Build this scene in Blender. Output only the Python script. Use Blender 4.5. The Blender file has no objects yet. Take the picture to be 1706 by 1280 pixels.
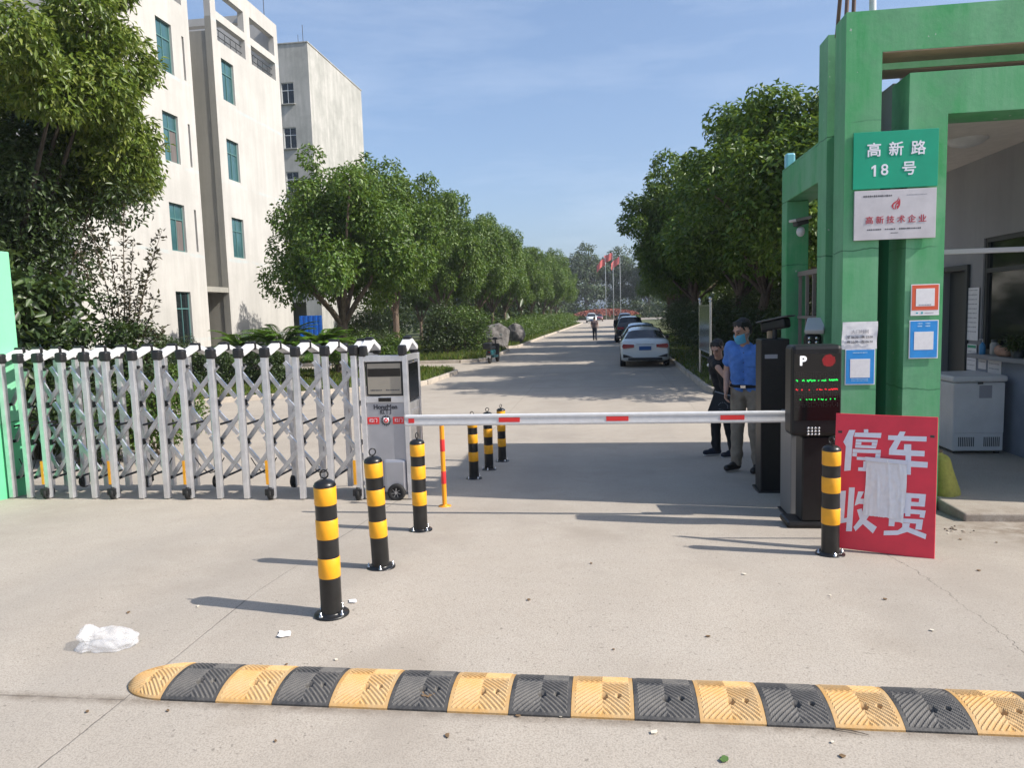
import bpy, bmesh, math, random
import numpy as np
from mathutils import Vector, Matrix, Euler
R = math.radians
random.seed(7)
rng = np.random.default_rng(11)
scene = bpy.context.scene
COL = scene.collection

# ------------------------------------------------------------------ camera
FPX, CX, CY = 1200.0, 853.0, 640.0
PITCH, ROLL, YAW, CAMH = R(5.64), -0.03, R(7.45), 2.14
cd = bpy.data.cameras.new('camera'); cam = bpy.data.objects.new('camera', cd); COL.objects.link(cam)
cd.sensor_fit = 'HORIZONTAL'; cd.sensor_width = 36.0; cd.lens = FPX / 1706.0 * 36.0
cd.clip_start = 0.05; cd.clip_end = 4000
CROT = Matrix.Rotation(YAW, 3, 'Z') @ Matrix.Rotation(math.pi / 2 - PITCH, 3, 'X') @ Matrix.Rotation(ROLL, 3, 'Z')
cam.matrix_world = Matrix.Translation((0, 0, CAMH)) @ CROT.to_4x4()
scene.camera = cam

# ------------------------------------------------------------------ light
SUN = Vector((0.85, -0.145, 0.73)).normalized()
SUN_EL = math.asin(SUN.z); SUN_ROT = math.atan2(SUN.x, SUN.y)
w = bpy.data.worlds.new('World'); scene.world = w; w.use_nodes = True
nt = w.node_tree; nt.nodes.clear()
wo = nt.nodes.new('ShaderNodeOutputWorld'); bg = nt.nodes.new('ShaderNodeBackground')
sky = nt.nodes.new('ShaderNodeTexSky'); sky.sky_type = 'NISHITA'; sky.sun_disc = False
sky.sun_elevation = SUN_EL; sky.sun_rotation = SUN_ROT
sky.air_density = 1.0; sky.dust_density = 2.6; sky.ozone_density = 2.6; sky.altitude = 20
bg.inputs['Strength'].default_value = 0.13
# thin cirrus wisps of the sky itself
tc = nt.nodes.new('ShaderNodeTexCoord'); mp = nt.nodes.new('ShaderNodeMapping')
mp.inputs['Scale'].default_value = (1.6, 1.6, 9.0); mp.inputs['Rotation'].default_value = (0.12, 0.18, 0.3)
cn = nt.nodes.new('ShaderNodeTexNoise'); cn.inputs['Scale'].default_value = 1.5; cn.inputs['Detail'].default_value = 7; cn.inputs['Roughness'].default_value = 0.6
cr = nt.nodes.new('ShaderNodeValToRGB'); cr.color_ramp.elements[0].position = 0.5; cr.color_ramp.elements[1].position = 0.85
cr.color_ramp.elements[1].color = (0.2, 0.2, 0.2, 1)
mx = nt.nodes.new('ShaderNodeMixRGB'); mx.inputs['Color2'].default_value = (7.0, 7.4, 8.0, 1)
nt.links.new(tc.outputs['Generated'], mp.inputs['Vector']); nt.links.new(mp.outputs[0], cn.inputs['Vector'])
nt.links.new(cn.outputs['Fac'], cr.inputs[0]); nt.links.new(cr.outputs[0], mx.inputs['Fac'])
hz = nt.nodes.new('ShaderNodeMixRGB'); hz.inputs['Fac'].default_value = 0.22; hz.inputs['Color2'].default_value = (2.3, 3.5, 6.0, 1)
nt.links.new(sky.outputs[0], hz.inputs['Color1']); nt.links.new(hz.outputs[0], mx.inputs['Color1']); nt.links.new(mx.outputs[0], bg.inputs['Color'])
nt.links.new(bg.outputs[0], wo.inputs['Surface'])
sd = bpy.data.lights.new('sun', 'SUN'); sd.energy = 4.9; sd.angle = R(0.55); sd.color = (1.0, 0.935, 0.85)
so = bpy.data.objects.new('sun', sd); COL.objects.link(so); so.rotation_euler = SUN.to_track_quat('Z', 'Y').to_euler(); so.location = (30, -5, 30)
scene.view_settings.view_transform = 'Standard'; scene.view_settings.look = 'None'
scene.view_settings.exposure = 0.47; scene.view_settings.gamma = 1.0
scene.view_settings.use_curve_mapping = False
scene.cycles.max_bounces = 6; scene.cycles.transparent_max_bounces = 8
scene.cycles.use_denoising = True

# ------------------------------------------------------------------ placing helpers (measured points of the place)
def g(x, y):
    """height of the ground: the forecourt drops gently to the gate, then the road is level"""
    t = max(0.0, min(1.0, (10.9 - y) / 7.0))
    return 0.535 * t
def ray(px, py):
    return (CROT @ Vector(((px - CX) / FPX, -(py - CY) / FPX, -1.0))).normalized()
def aty(px, py, y):
    d = ray(px, py); return Vector((0, 0, CAMH)) + d * (y / d.y)
def atx(px, py, x):
    d = ray(px, py); return Vector((0, 0, CAMH)) + d * (x / d.x)
def gp(px, py):
    d = ray(px, py); t = 0.5
    while t < 900:
        p = Vector((0, 0, CAMH)) + d * t
        if p.z < g(p.x, p.y):
            a, b = t / 1.02, t
            for _ in range(30):
                m = (a + b) / 2; p = Vector((0, 0, CAMH)) + d * m
                if p.z < g(p.x, p.y): b = m
                else: a = m
            return p
        t *= 1.02

# ------------------------------------------------------------------ materials
MATS = {}
def mat(name, col, rough=0.6, metal=0.0, var=0.0, vscale=8.0, bump=0.0, bscale=60.0, spec=0.5, coat=0.0, emit=None, estr=0.0,
        stretch=(1, 1, 1), col2=None, lo=0.35, hi=0.65, detail=6.0):
    if name in MATS: return MATS[name]
    m = bpy.data.materials.new(name); m.use_nodes = True; n = m.node_tree.nodes; l = m.node_tree.links
    b = n['Principled BSDF']
    b.inputs['Base Color'].default_value = (*col, 1); b.inputs['Roughness'].default_value = rough
    b.inputs['Metallic'].default_value = metal; b.inputs['Specular IOR Level'].default_value = spec
    b.inputs['Coat Weight'].default_value = coat
    if emit: b.inputs['Emission Color'].default_value = (*emit, 1); b.inputs['Emission Strength'].default_value = estr
    if var or bump:
        t = n.new('ShaderNodeTexCoord'); mpn = n.new('ShaderNodeMapping'); mpn.inputs['Scale'].default_value = stretch
        l.new(t.outputs['Object'], mpn.inputs['Vector'])
    if var:
        ns = n.new('ShaderNodeTexNoise'); ns.inputs['Scale'].default_value = vscale; ns.inputs['Detail'].default_value = detail
        ns.inputs['Roughness'].default_value = 0.62
        rp = n.new('ShaderNodeValToRGB'); rp.color_ramp.elements[0].position = lo; rp.color_ramp.elements[1].position = hi
        c2 = col2 if col2 else tuple(min(1, c * (1 + var)) for c in col)
        c1 = tuple(c * (1 - var) for c in col) if not col2 else col
        rp.color_ramp.elements[0].color = (*c1, 1); rp.color_ramp.elements[1].color = (*c2, 1)
        l.new(mpn.outputs[0], ns.inputs['Vector']); l.new(ns.outputs['Fac'], rp.inputs[0]); l.new(rp.outputs[0], b.inputs['Base Color'])
    if bump:
        nb = n.new('ShaderNodeTexNoise'); nb.inputs['Scale'].default_value = bscale; nb.inputs['Detail'].default_value = 4
        bp = n.new('ShaderNodeBump'); bp.inputs['Strength'].default_value = bump; bp.inputs['Distance'].default_value = 0.01
        l.new(mpn.outputs[0], nb.inputs['Vector']); l.new(nb.outputs['Fac'], bp.inputs['Height']); l.new(bp.outputs[0], b.inputs['Normal'])
    MATS[name] = m
    return m

def node(m, kind, **kw):
    n = m.node_tree.nodes.new(kind)
    for k, v in kw.items():
        if k in n.inputs: n.inputs[k].default_value = v
        else: setattr(n, k, v)
    return n
def mathn(m, op, a, b=None, c=None):
    n = m.node_tree.nodes.new('ShaderNodeMath'); n.operation = op
    for i, v in enumerate((a, b, c)):
        if v is None: continue
        if isinstance(v, (int, float)): n.inputs[i].default_value = v
        else: m.node_tree.links.new(v, n.inputs[i])
    return n.outputs[0]
def mixc(m, fac, a, b, mode='MIX'):
    n = m.node_tree.nodes.new('ShaderNodeMixRGB'); n.blend_type = mode
    for i, v in ((0, fac), (1, a), (2, b)):
        if isinstance(v, (int, float)): n.inputs[i].default_value = v
        elif isinstance(v, tuple): n.inputs[i].default_value = (*v, 1) if len(v) == 3 else v
        else: m.node_tree.links.new(v, n.inputs[i])
    return n.outputs[0]
def ramp(m, fac, stops):
    n = m.node_tree.nodes.new('ShaderNodeValToRGB'); e = n.color_ramp.elements
    while len(e) < len(stops): e.new(0.5)
    for i, (p, c) in enumerate(stops):
        e[i].position = p; e[i].color = (c, c, c, 1) if isinstance(c, (int, float)) else (*c, 1)
    m.node_tree.links.new(fac, n.inputs[0]); return n.outputs[0]
def noise(m, vec, scale, detail=5, rough=0.6):
    n = node(m, 'ShaderNodeTexNoise', Scale=scale, Detail=detail, Roughness=rough)
    m.node_tree.links.new(vec, n.inputs['Vector']); return n.outputs['Fac']

def concrete_material():
    m = bpy.data.materials.new('concrete_paving'); m.use_nodes = True; L = m.node_tree.links
    b = m.node_tree.nodes['Principled BSDF']
    ge = m.node_tree.nodes.new('ShaderNodeNewGeometry'); P = ge.outputs['Position']
    sp = m.node_tree.nodes.new('ShaderNodeSeparateXYZ'); L.new(P, sp.inputs[0]); X, Y = sp.outputs[0], sp.outputs[1]
    big = noise(m, P, 0.35, 6, 0.65); mid = noise(m, P, 2.6, 8, 0.7); fine = noise(m, P, 120, 3, 0.7); spk = noise(m, P, 48, 2, 0.5)
    base = mixc(m, ramp(m, big, [(0.3, 0.0), (0.7, 1.0)]), (0.36, 0.317, 0.265), (0.435, 0.388, 0.328))
    base = mixc(m, ramp(m, mid, [(0.38, 0.0), (0.72, 0.55)]), base, (0.45, 0.41, 0.355))
    base = mixc(m, ramp(m, fine, [(0.36, 0.5), (0.56, 0.0)]), base, (0.19, 0.165, 0.135))
    base = mixc(m, ramp(m, spk, [(0.66, 0.0), (0.74, 0.6)]), base, (0.13, 0.115, 0.095))
    # tyre-darkened lanes along the road direction
    st = m.node_tree.nodes.new('ShaderNodeMapping'); st.inputs['Scale'].default_value = (1.1, 0.05, 1); L.new(P, st.inputs['Vector'])
    lane = noise(m, st.outputs[0], 1.0, 4, 0.5)
    base = mixc(m, ramp(m, lane, [(0.45, 0.0), (0.75, 0.35)]), base, (0.26, 0.24, 0.215))
    # stains
    sn = noise(m, P, 0.9, 3, 0.5)
    base = mixc(m, ramp(m, sn, [(0.62, 0.0), (0.74, 0.4)]), base, (0.25, 0.215, 0.175))
    dv = m.node_tree.nodes.new('ShaderNodeVectorMath'); dv.operation = 'DISTANCE'; L.new(P, dv.inputs[0]); dv.inputs[1].default_value = (3.0, 5.75, .39)
    dirt = mathn(m, 'MULTIPLY', ramp(m, dv.outputs['Value'], [(0.15, 1.0), (0.8, 0.0)]), ramp(m, noise(m, P, 6, 6, .7), [(.38, 0.0), (.62, .8)]))
    base = mixc(m, dirt, base, (0.15, 0.105, 0.07))
    ed = mathn(m, 'SUBTRACT', 1.0, mathn(m, 'MINIMUM', mathn(m, 'DIVIDE', mathn(m, 'ABSOLUTE', mathn(m, 'SUBTRACT', Y, 2.70)), 0.05), 1.0))
    base = mixc(m, mathn(m, 'MULTIPLY', ed, ramp(m, noise(m, P, 14, 6, .7), [(.35, 0.2), (.6, .9)])), base, (0.16, 0.13, 0.10))
    blot = ramp(m, noise(m, P, 0.55, 8, .75), [(.5, 0.0), (.64, .5)]); base = mixc(m, blot, base, (0.29, 0.255, 0.215))
    # slab joints and a wandering crack
    wob = mathn(m, 'MULTIPLY', mathn(m, 'SUBTRACT', noise(m, P, 3.2, 6, 0.75), 0.5), 0.12)
    def line(coord, c, wid, amt):
        d = mathn(m, 'ABSOLUTE', mathn(m, 'ADD', mathn(m, 'SUBTRACT', coord, c), mathn(m, 'MULTIPLY', wob, amt)))
        return mathn(m, 'SUBTRACT', 1.0, mathn(m, 'SMOOTH_MIN', mathn(m, 'DIVIDE', d, wid), 1.0, 0.1))
    cr1 = line(X, -2.08, 0.006, 0.25); cr2 = line(X, 1.86, 0.005, 1.6)
    left = mathn(m, 'LESS_THAN', X, -2.08)
    cr3 = mathn(m, 'MULTIPLY', line(Y, 2.70, 0.006, 0.3), left)
    # joints every 5 m further up the road
    yy = mathn(m, 'ABSOLUTE', mathn(m, 'SUBTRACT', mathn(m, 'MODULO', mathn(m, 'ADD', Y, 2.3), 5.0), 2.5))
    far = mathn(m, 'GREATER_THAN', Y, 11.0)
    cr4 = mathn(m, 'MULTIPLY', mathn(m, 'LESS_THAN', yy, 0.02), mathn(m, 'MULTIPLY', far, 0.7))
    crs = mathn(m, 'MAXIMUM', mathn(m, 'MAXIMUM', cr1, cr2), mathn(m, 'MAXIMUM', cr3, cr4))
    brk = ramp(m, noise(m, P, 1.7, 3, 0.6), [(0.32, 0.25), (0.55, 1.0)])
    crs = mathn(m, 'MULTIPLY', crs, brk)
    base = mixc(m, mathn(m, 'MULTIPLY', crs, 0.8), base, (0.085, 0.075, 0.065))
    L.new(base, b.inputs['Base Color']); b.inputs['Roughness'].default_value = 0.88; b.inputs['Specular IOR Level'].default_value = 0.25
    bp = node(m, 'ShaderNodeBump', Strength=0.35, Distance=0.006)
    h = mathn(m, 'SUBTRACT', mathn(m, 'ADD', fine, mathn(m, 'MULTIPLY', mid, 0.5)), crs)
    L.new(h, bp.inputs['Height']); L.new(bp.outputs[0], b.inputs['Normal'])
    return m
M_CONC = concrete_material()

def plaster_material(name, col, stain, band=False, rough=0.85, amt=0.6, streak=0.5, patch=0.4):
    """painted render with rain streaks and blotches that belong to the wall"""
    m = bpy.data.materials.new(name); m.use_nodes = True; L = m.node_tree.links
    b = m.node_tree.nodes['Principled BSDF']; ge = m.node_tree.nodes.new('ShaderNodeNewGeometry'); P = ge.outputs['Position']
    mp = m.node_tree.nodes.new('ShaderNodeMapping'); mp.inputs['Scale'].default_value = (1.6, 1.6, 0.12); L.new(P, mp.inputs['Vector'])
    s = noise(m, mp.outputs[0], 1.4 if streak < 0.9 else 4.0, 7, 0.7); big = noise(m, P, 0.6 if rough > 0.7 else 2.2, 6, 0.65); f = noise(m, P, 9, 6, 0.7)
    base = mixc(m, ramp(m, s, [(0.40, 0.0), (0.64, streak)]), col, stain)
    base = mixc(m, ramp(m, big, [(0.42, 0.0), (0.64, patch)]), base, stain)
    base = mixc(m, ramp(m, f, [(0.5, 0.0), (0.8, 0.25)]), base, stain)
    if rough < 0.65 and streak > .7:
        sp = m.node_tree.nodes.new('ShaderNodeSeparateXYZ'); L.new(P, sp.inputs[0]); Z = sp.outputs[2]
        wv = mathn(m, 'MULTIPLY', mathn(m, 'SUBTRACT', noise(m, P, 2.5, 4, .6), .5), .10)
        for zc in (3.62, 2.58, 1.4):
            ln = mathn(m, 'LESS_THAN', mathn(m, 'ABSOLUTE', mathn(m, 'ADD', mathn(m, 'SUBTRACT', Z, zc), wv)), .006)
            base = mixc(m, mathn(m, 'MULTIPLY', ln, ramp(m, noise(m, P, 1.9, 3, .5), [(.4, 0.0), (.55, .7)])), base, (0.02, 0.10, 0.045))
        ch = ramp(m, noise(m, P, 13, 4, .55), [(.705, 0.0), (.72, .85)]); base = mixc(m, ch, base, (0.42, 0.47, 0.42))
        dk = ramp(m, noise(m, P, 1.1, 8, .75), [(.5, 0.0), (.68, .55)]); base = mixc(m, dk, base, (0.022, 0.17, 0.065))
    if band:
        sp = m.node_tree.nodes.new('ShaderNodeSeparateXYZ'); L.new(P, sp.inputs[0]); Z = sp.outputs[2]
        zz = mathn(m, 'ABSOLUTE', mathn(m, 'SUBTRACT', mathn(m, 'MODULO', mathn(m, 'ADD', Z, mathn(m, 'MULTIPLY', noise(m, P, 0.5, 3, 0.5), 0.25)), 3.53), 1.55))
        bd = mathn(m, 'MULTIPLY', mathn(m, 'LESS_THAN', zz, 0.07), ramp(m, noise(m, P, 0.8, 5, 0.7), [(0.42, 0.0), (0.62, 0.55)]))
        base = mixc(m, bd, base, (0.40, 0.49, 0.51))
    L.new(base, b.inputs['Base Color']); b.inputs['Roughness'].default_value = rough; b.inputs['Specular IOR Level'].default_value = 0.3
    bp = node(m, 'ShaderNodeBump', Strength=0.25, Distance=0.01); L.new(f, bp.inputs['Height']); L.new(bp.outputs[0], b.inputs['Normal'])
    return m
M_WHITEWALL = plaster_material('white_render_wall', (0.50, 0.485, 0.455), (0.38, 0.37, 0.345), band=True, streak=0.55, patch=.5)
M_GREYWALL = plaster_material('grey_render_wall', (0.47, 0.46, 0.43), (0.27, 0.275, 0.25), streak=0.6, patch=.6)
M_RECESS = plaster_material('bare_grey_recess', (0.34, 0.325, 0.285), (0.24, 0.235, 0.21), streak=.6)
M_GREEN = plaster_material('green_painted_concrete', (0.05, 0.30, 0.105), (0.18, 0.40, 0.235), rough=0.6, streak=0.75, patch=.65)
M_GREENSHADE = plaster_material('shaded_green_paint', (0.018, 0.155, 0.062), (0.03, 0.19, 0.085), rough=0.6, streak=0.3)  # darker copy of the gatehouse green, with the recess shade put into its colour
M_MINT = plaster_material('mint_green_paint', (0.19, 0.52, 0.31), (0.22, 0.55, 0.35), rough=0.6, streak=0.3)
M_MINTLOW = plaster_material('bright_green_paint', (0.11, 0.50, 0.24), (0.16, 0.56, 0.32), rough=0.6, streak=0.3)
M_SOFFIT = plaster_material('bare_brown_soffit', (0.36, 0.26, 0.18), (0.22, 0.2, 0.14), rough=0.9, streak=0.6)
M_PORCH = plaster_material('porch_grey_wall', (0.30, 0.30, 0.31), (0.22, 0.22, 0.23), streak=0.4)
M_CEIL = mat('white_ceiling', (0.6, 0.56, 0.52), 0.9, var=0.06)
M_BLACKPL = mat('black_plastic', (0.012, 0.012, 0.013), 0.45)
M_BLACKMET = mat('black_powder_coat', (0.009, 0.009, 0.010), 0.42, var=0.2, vscale=20, spec=0.35)
M_BOLBLACK = mat('bollard_black', (0.011, 0.011, 0.011), 0.33, var=0.4, vscale=14, bump=0.05, spec=0.5)
M_YELLOWBAND = mat('reflective_yellow', (0.80, 0.36, 0.012), 0.4, var=0.07, vscale=16)
M_ALU = mat('brushed_aluminium', (0.68, 0.68, 0.70), 0.3, 0.7, var=0.1, vscale=9, bump=0.04, bscale=40)
M_ALUD = mat('dull_aluminium', (0.52, 0.52, 0.53), 0.36, 0.75, var=0.15, vscale=9)
M_WHITEPL = mat('white_plastic', (0.60, 0.60, 0.60), 0.4, var=0.05, vscale=20)
M_STEEL = mat('stainless_steel', (0.55, 0.55, 0.55), 0.22, 0.9)
M_SILVER = mat('silver_panel', (0.40, 0.40, 0.425), 0.38, 0.45, var=0.06, vscale=5)
M_RED = mat('red_sign_paint', (0.74, 0.035, 0.06), 0.42, var=0.08, vscale=5, bump=0.03, bscale=9)
M_REDV = mat('red_reflective_tape', (0.68, 0.03, 0.03), 0.4)
M_SIGNWHITE = mat('white_letter_vinyl', (0.74, 0.74, 0.8), 0.5, var=0.05, vscale=18)
M_ROADGREEN = mat('road_sign_green', (0.0, 0.30, 0.17), 0.4, var=0.08, vscale=3)
M_PAPER = mat('white_paper', (0.74, 0.73, 0.74), 0.75, var=0.04, vscale=30)
M_PLAQUE = mat('satin_plaque', (0.55, 0.52, 0.53), 0.38, 0.25, var=0.08, vscale=6)
M_PLAQUERED = mat('plaque_red', (0.42, 0.03, 0.05), 0.5)
M_INK = mat('dark_ink', (0.05, 0.05, 0.06), 0.7)
M_PALEINK = mat('faint_ink', (0.3, 0.3, 0.33), 0.7)
M_POSTRED = mat('orange_red_print', (0.66, 0.10, 0.04), 0.45)
M_POSTBLUE = mat('blue_print', (0.02, 0.26, 0.66), 0.45, var=0.08, vscale=12)
M_PALEBLUE = mat('pale_blue_print', (0.45, 0.68, 0.85), 0.5)
M_TEAL = mat('teal_print', (0.05, 0.35, 0.4), 0.5)
M_GLASSG = mat('teal_window_glass', (0.04, 0.105, 0.115), 0.06, spec=0.7, var=0.25, vscale=0.7)
M_GLASSD = mat('dark_window_glass', (0.012, 0.016, 0.018), 0.05, spec=0.6)
M_FRAMEG = mat('teal_window_frame', (0.075, 0.17, 0.165), 0.5)
M_FRAMED = mat('dark_window_frame', (0.04, 0.045, 0.045), 0.5)
M_FRAMEW = mat('white_window_frame', (0.6, 0.62, 0.62), 0.5)
M_CURTAIN = mat('grey_brown_curtain', (0.12, 0.105, 0.10), 0.9, var=0.3, vscale=3, stretch=(1, 14, 0.3))
M_RUBY = mat('speed_hump_yellow', (0.47, 0.26, 0.075), 0.7, var=0.25, vscale=7, bump=0.15, bscale=90, col2=(0.44, 0.33, 0.19), lo=.42, hi=.8)
M_RUBB = mat('speed_hump_black', (0.024, 0.025, 0.027), 0.6, var=0.25, vscale=7, bump=0.15, bscale=90, col2=(0.12, 0.112, 0.10), lo=.42, hi=.85)
M_ASPH = mat('patch', (0.1, 0.1, 0.1), 0.9)
M_KERB = mat('kerb_stone', (0.42, 0.37, 0.31), 0.9, var=0.2, vscale=3, bump=0.2, bscale=30)
M_LAWN = mat('lawn_soil', (0.055, 0.075, 0.02), 0.95, var=0.4, vscale=1.3, col2=(0.13, 0.12, 0.05), lo=0.45, hi=0.7)
M_TERRAIN = mat('terrain_soil', (0.10, 0.10, 0.05), 0.95, var=0.3, vscale=0.3)
M_TRUNK = mat('tree_bark', (0.13, 0.095, 0.07), 0.9, var=0.4, vscale=6, stretch=(3, 3, 0.5), bump=0.5, bscale=14)
M_TRUNKPALE = mat('pale_tree_bark', (0.22, 0.175, 0.135), 0.9, var=0.35, vscale=6, stretch=(3, 3, 0.5), bump=0.4, bscale=14)
M_SKIN = mat('skin', (0.50, 0.29, 0.21), 0.55, var=0.06, vscale=20)
M_HAIR = mat('black_hair', (0.012, 0.010, 0.009), 0.5)
M_MASK = mat('blue_face_mask', (0.11, 0.42, 0.62), 0.75)
M_BLUESHIRT = mat('blue_shirt_cloth', (0.085, 0.21, 0.56), 0.85, var=0.12, vscale=14, bump=0.25, bscale=22)
M_KHAKI = mat('khaki_cloth', (0.27, 0.225, 0.17), 0.9, var=0.12, vscale=12, bump=0.3, bscale=18)
M_BLACKCLOTH = mat('black_cloth', (0.012, 0.012, 0.014), 0.9, bump=0.2, bscale=20)
M_CHECK = mat('brown_grey_shirt', (0.19, 0.135, 0.13), 0.9, var=0.35, vscale=22)
M_NAVY = mat('navy_cloth', (0.02, 0.024, 0.04), 0.9)
M_TYRE = mat('tyre_rubber', (0.014, 0.014, 0.014), 0.8)
M_CARWHITE = mat('white_car_paint', (0.66, 0.69, 0.68), 0.3, coat=1.0)
M_CARBLUE = mat('pale_blue_car_paint', (0.30, 0.42, 0.58), 0.3, coat=1.0)
M_CARDARK = mat('dark_car_paint', (0.014, 0.012, 0.012), 0.3, coat=1.0)
M_CARGREY = mat('silver_grey_car_paint', (0.42, 0.45, 0.47), 0.32, 0.3, coat=1.0)
M_CARRED = mat('dark_red_car_paint', (0.16, 0.03, 0.03), 0.3, coat=1.0)
M_CARGLASS = mat('tinted_car_glass', (0.012, 0.015, 0.02), 0.05, spec=0.6)
M_TAIL = mat('red_tail_lens', (0.32, 0.012, 0.02), 0.2, coat=0.6)
M_HEADL = mat('clear_head_lens', (0.6, 0.62, 0.65), 0.1, coat=0.8)
M_PLATEBLUE = mat('blue_number_plate', (0.02, 0.10, 0.30), 0.5)
M_ROCK = mat('grey_boulder', (0.13, 0.122, 0.115), 0.92, var=0.5, vscale=3, bump=0.7, bscale=7)
M_FLAG = mat('red_flag_cloth', (0.55, 0.12, 0.11), 0.8)
M_FLOWERRED = mat('red_flower_heads', (0.30, 0.10, 0.07), 0.8, var=0.4, vscale=2)
M_SACK = mat('yellow_green_sack', (0.30, 0.29, 0.06), 0.85, var=0.15, vscale=20, bump=0.3, bscale=80)
M_FREEZER = mat('white_enamel', (0.62, 0.62, 0.62), 0.38, var=0.07, vscale=4)
M_BLUEHOARD = mat('blue_hoarding', (0.008, 0.145, 0.62), 0.55, var=0.12, vscale=1.2)
M_YELPOST = mat('yellow_orange_paint', (0.80, 0.30, 0.01), 0.4)
M_CORR = mat('corrugated_zinc', (0.42, 0.43, 0.46), 0.5, 0.4, var=0.2, vscale=2)
M_LEDR = mat('red_led', (0.2, 0.0, 0.0), 0.5, emit=(1.0, 0.02, 0.04), estr=.8)
M_LEDG = mat('green_led', (0.0, 0.2, 0.03), 0.5, emit=(0.02, 1.0, 0.12), estr=.8)
M_LEDOFF = mat('dim_led_dots', (0.02, 0.011, 0.010), 0.5, var=0.5, vscale=90)
M_SCREEN = mat('display_glass', (0.006, 0.006, 0.007), 0.12, spec=0.5)
M_PBAG = mat('pale_plastic_bag', (0.75, 0.76, 0.78), 0.35)
M_DRYLEAF = mat('dry_leaf', (0.16, 0.10, 0.05), 0.9, var=0.3, vscale=60)
M_GREENLEAF = mat('fresh_leaf', (0.07, 0.14, 0.03), 0.7)
M_TWIG = mat('twig', (0.12, 0.09, 0.06), 0.9)
M_SCOOT = mat('scooter_black', (0.014, 0.016, 0.018), 0.4)
M_SCOOTT = mat('scooter_teal', (0.015, 0.085, 0.10), 0.35, coat=0.5)
M_MAP = mat('notice_print', (0.10, 0.12, 0.07), 0.2, var=0.5, vscale=2, col2=(0.045, 0.055, 0.05))

def leaf_material(name, cols, trans=0.3, rough=0.42):
    m = bpy.data.materials.new(name); m.use_nodes = True; L = m.node_tree.links
    b = m.node_tree.nodes['Principled BSDF']; ge = m.node_tree.nodes.new('ShaderNodeNewGeometry')
    n = m.node_tree.nodes.new('ShaderNodeValToRGB'); e = n.color_ramp.elements
    while len(e) < len(cols): e.new(0.5)
    for i, c in enumerate(cols): e[i].position = i / (len(cols) - 1); e[i].color = (*c, 1)
    L.new(ge.outputs['Random Per Island'], n.inputs[0])
    L.new(n.outputs[0], b.inputs['Base Color']); b.inputs['Roughness'].default_value = rough
    b.inputs['Specular IOR Level'].default_value = 0.45
    tr = m.node_tree.nodes.new('ShaderNodeBsdfTranslucent')
    L.new(mixc(m, 0.5, n.outputs[0], (0.16, 0.22, 0.02)), tr.inputs['Color'])
    mxs = m.node_tree.nodes.new('ShaderNodeMixShader'); mxs.inputs[0].default_value = trans
    L.new(b.outputs[0], mxs.inputs[1]); L.new(tr.outputs[0], mxs.inputs[2])
    L.new(mxs.outputs[0], m.node_tree.nodes['Material Output'].inputs['Surface'])
    return m
M_LEAF = leaf_material('camphor_leaves', [(0.038, 0.09, 0.012), (0.068, 0.14, 0.017), (0.105, 0.185, 0.025), (0.16, 0.235, 0.04)], 0.36)
M_LEAFNEAR = leaf_material('camphor_leaves_yellowish', [(0.065, 0.115, 0.016), (0.11, 0.17, 0.024), (0.165, 0.225, 0.036), (0.235, 0.27, 0.06)], 0.36)
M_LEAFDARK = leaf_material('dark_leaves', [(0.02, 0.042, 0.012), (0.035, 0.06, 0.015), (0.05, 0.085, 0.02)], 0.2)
M_LEAFBROAD = leaf_material('broad_leaves', [(0.03, 0.055, 0.018), (0.05, 0.085, 0.026), (0.075, 0.12, 0.03)], 0.25)
M_LEAFBUSH = leaf_material('bush_leaves', [(0.04, 0.085, 0.014), (0.07, 0.13, 0.018), (0.11, 0.18, 0.025)], 0.3)
M_LEAFFAR = leaf_material('grey_green_leaves', [(0.04, 0.075, 0.035), (0.065, 0.105, 0.05), (0.09, 0.13, 0.06)], 0.25)
M_LEAFMAROON = leaf_material('purple_brown_leaves', [(0.025, 0.02, 0.014), (0.05, 0.035, 0.022), (0.06, 0.06, 0.02)], 0.2)
M_FROND = leaf_material('cycad_fronds', [(0.05, 0.12, 0.012), (0.08, 0.18, 0.016), (0.12, 0.23, 0.02)], 0.3)
M_GRASS = leaf_material('grass_blades', [(0.05, 0.11, 0.012), (0.09, 0.16, 0.018), (0.15, 0.20, 0.03), (0.2, 0.17, 0.06)], 0.35)
M_FLOWERW = leaf_material('pale_flower_specks', [(0.5, 0.45, 0.42), (0.6, 0.5, 0.5)], 0.2)

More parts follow.
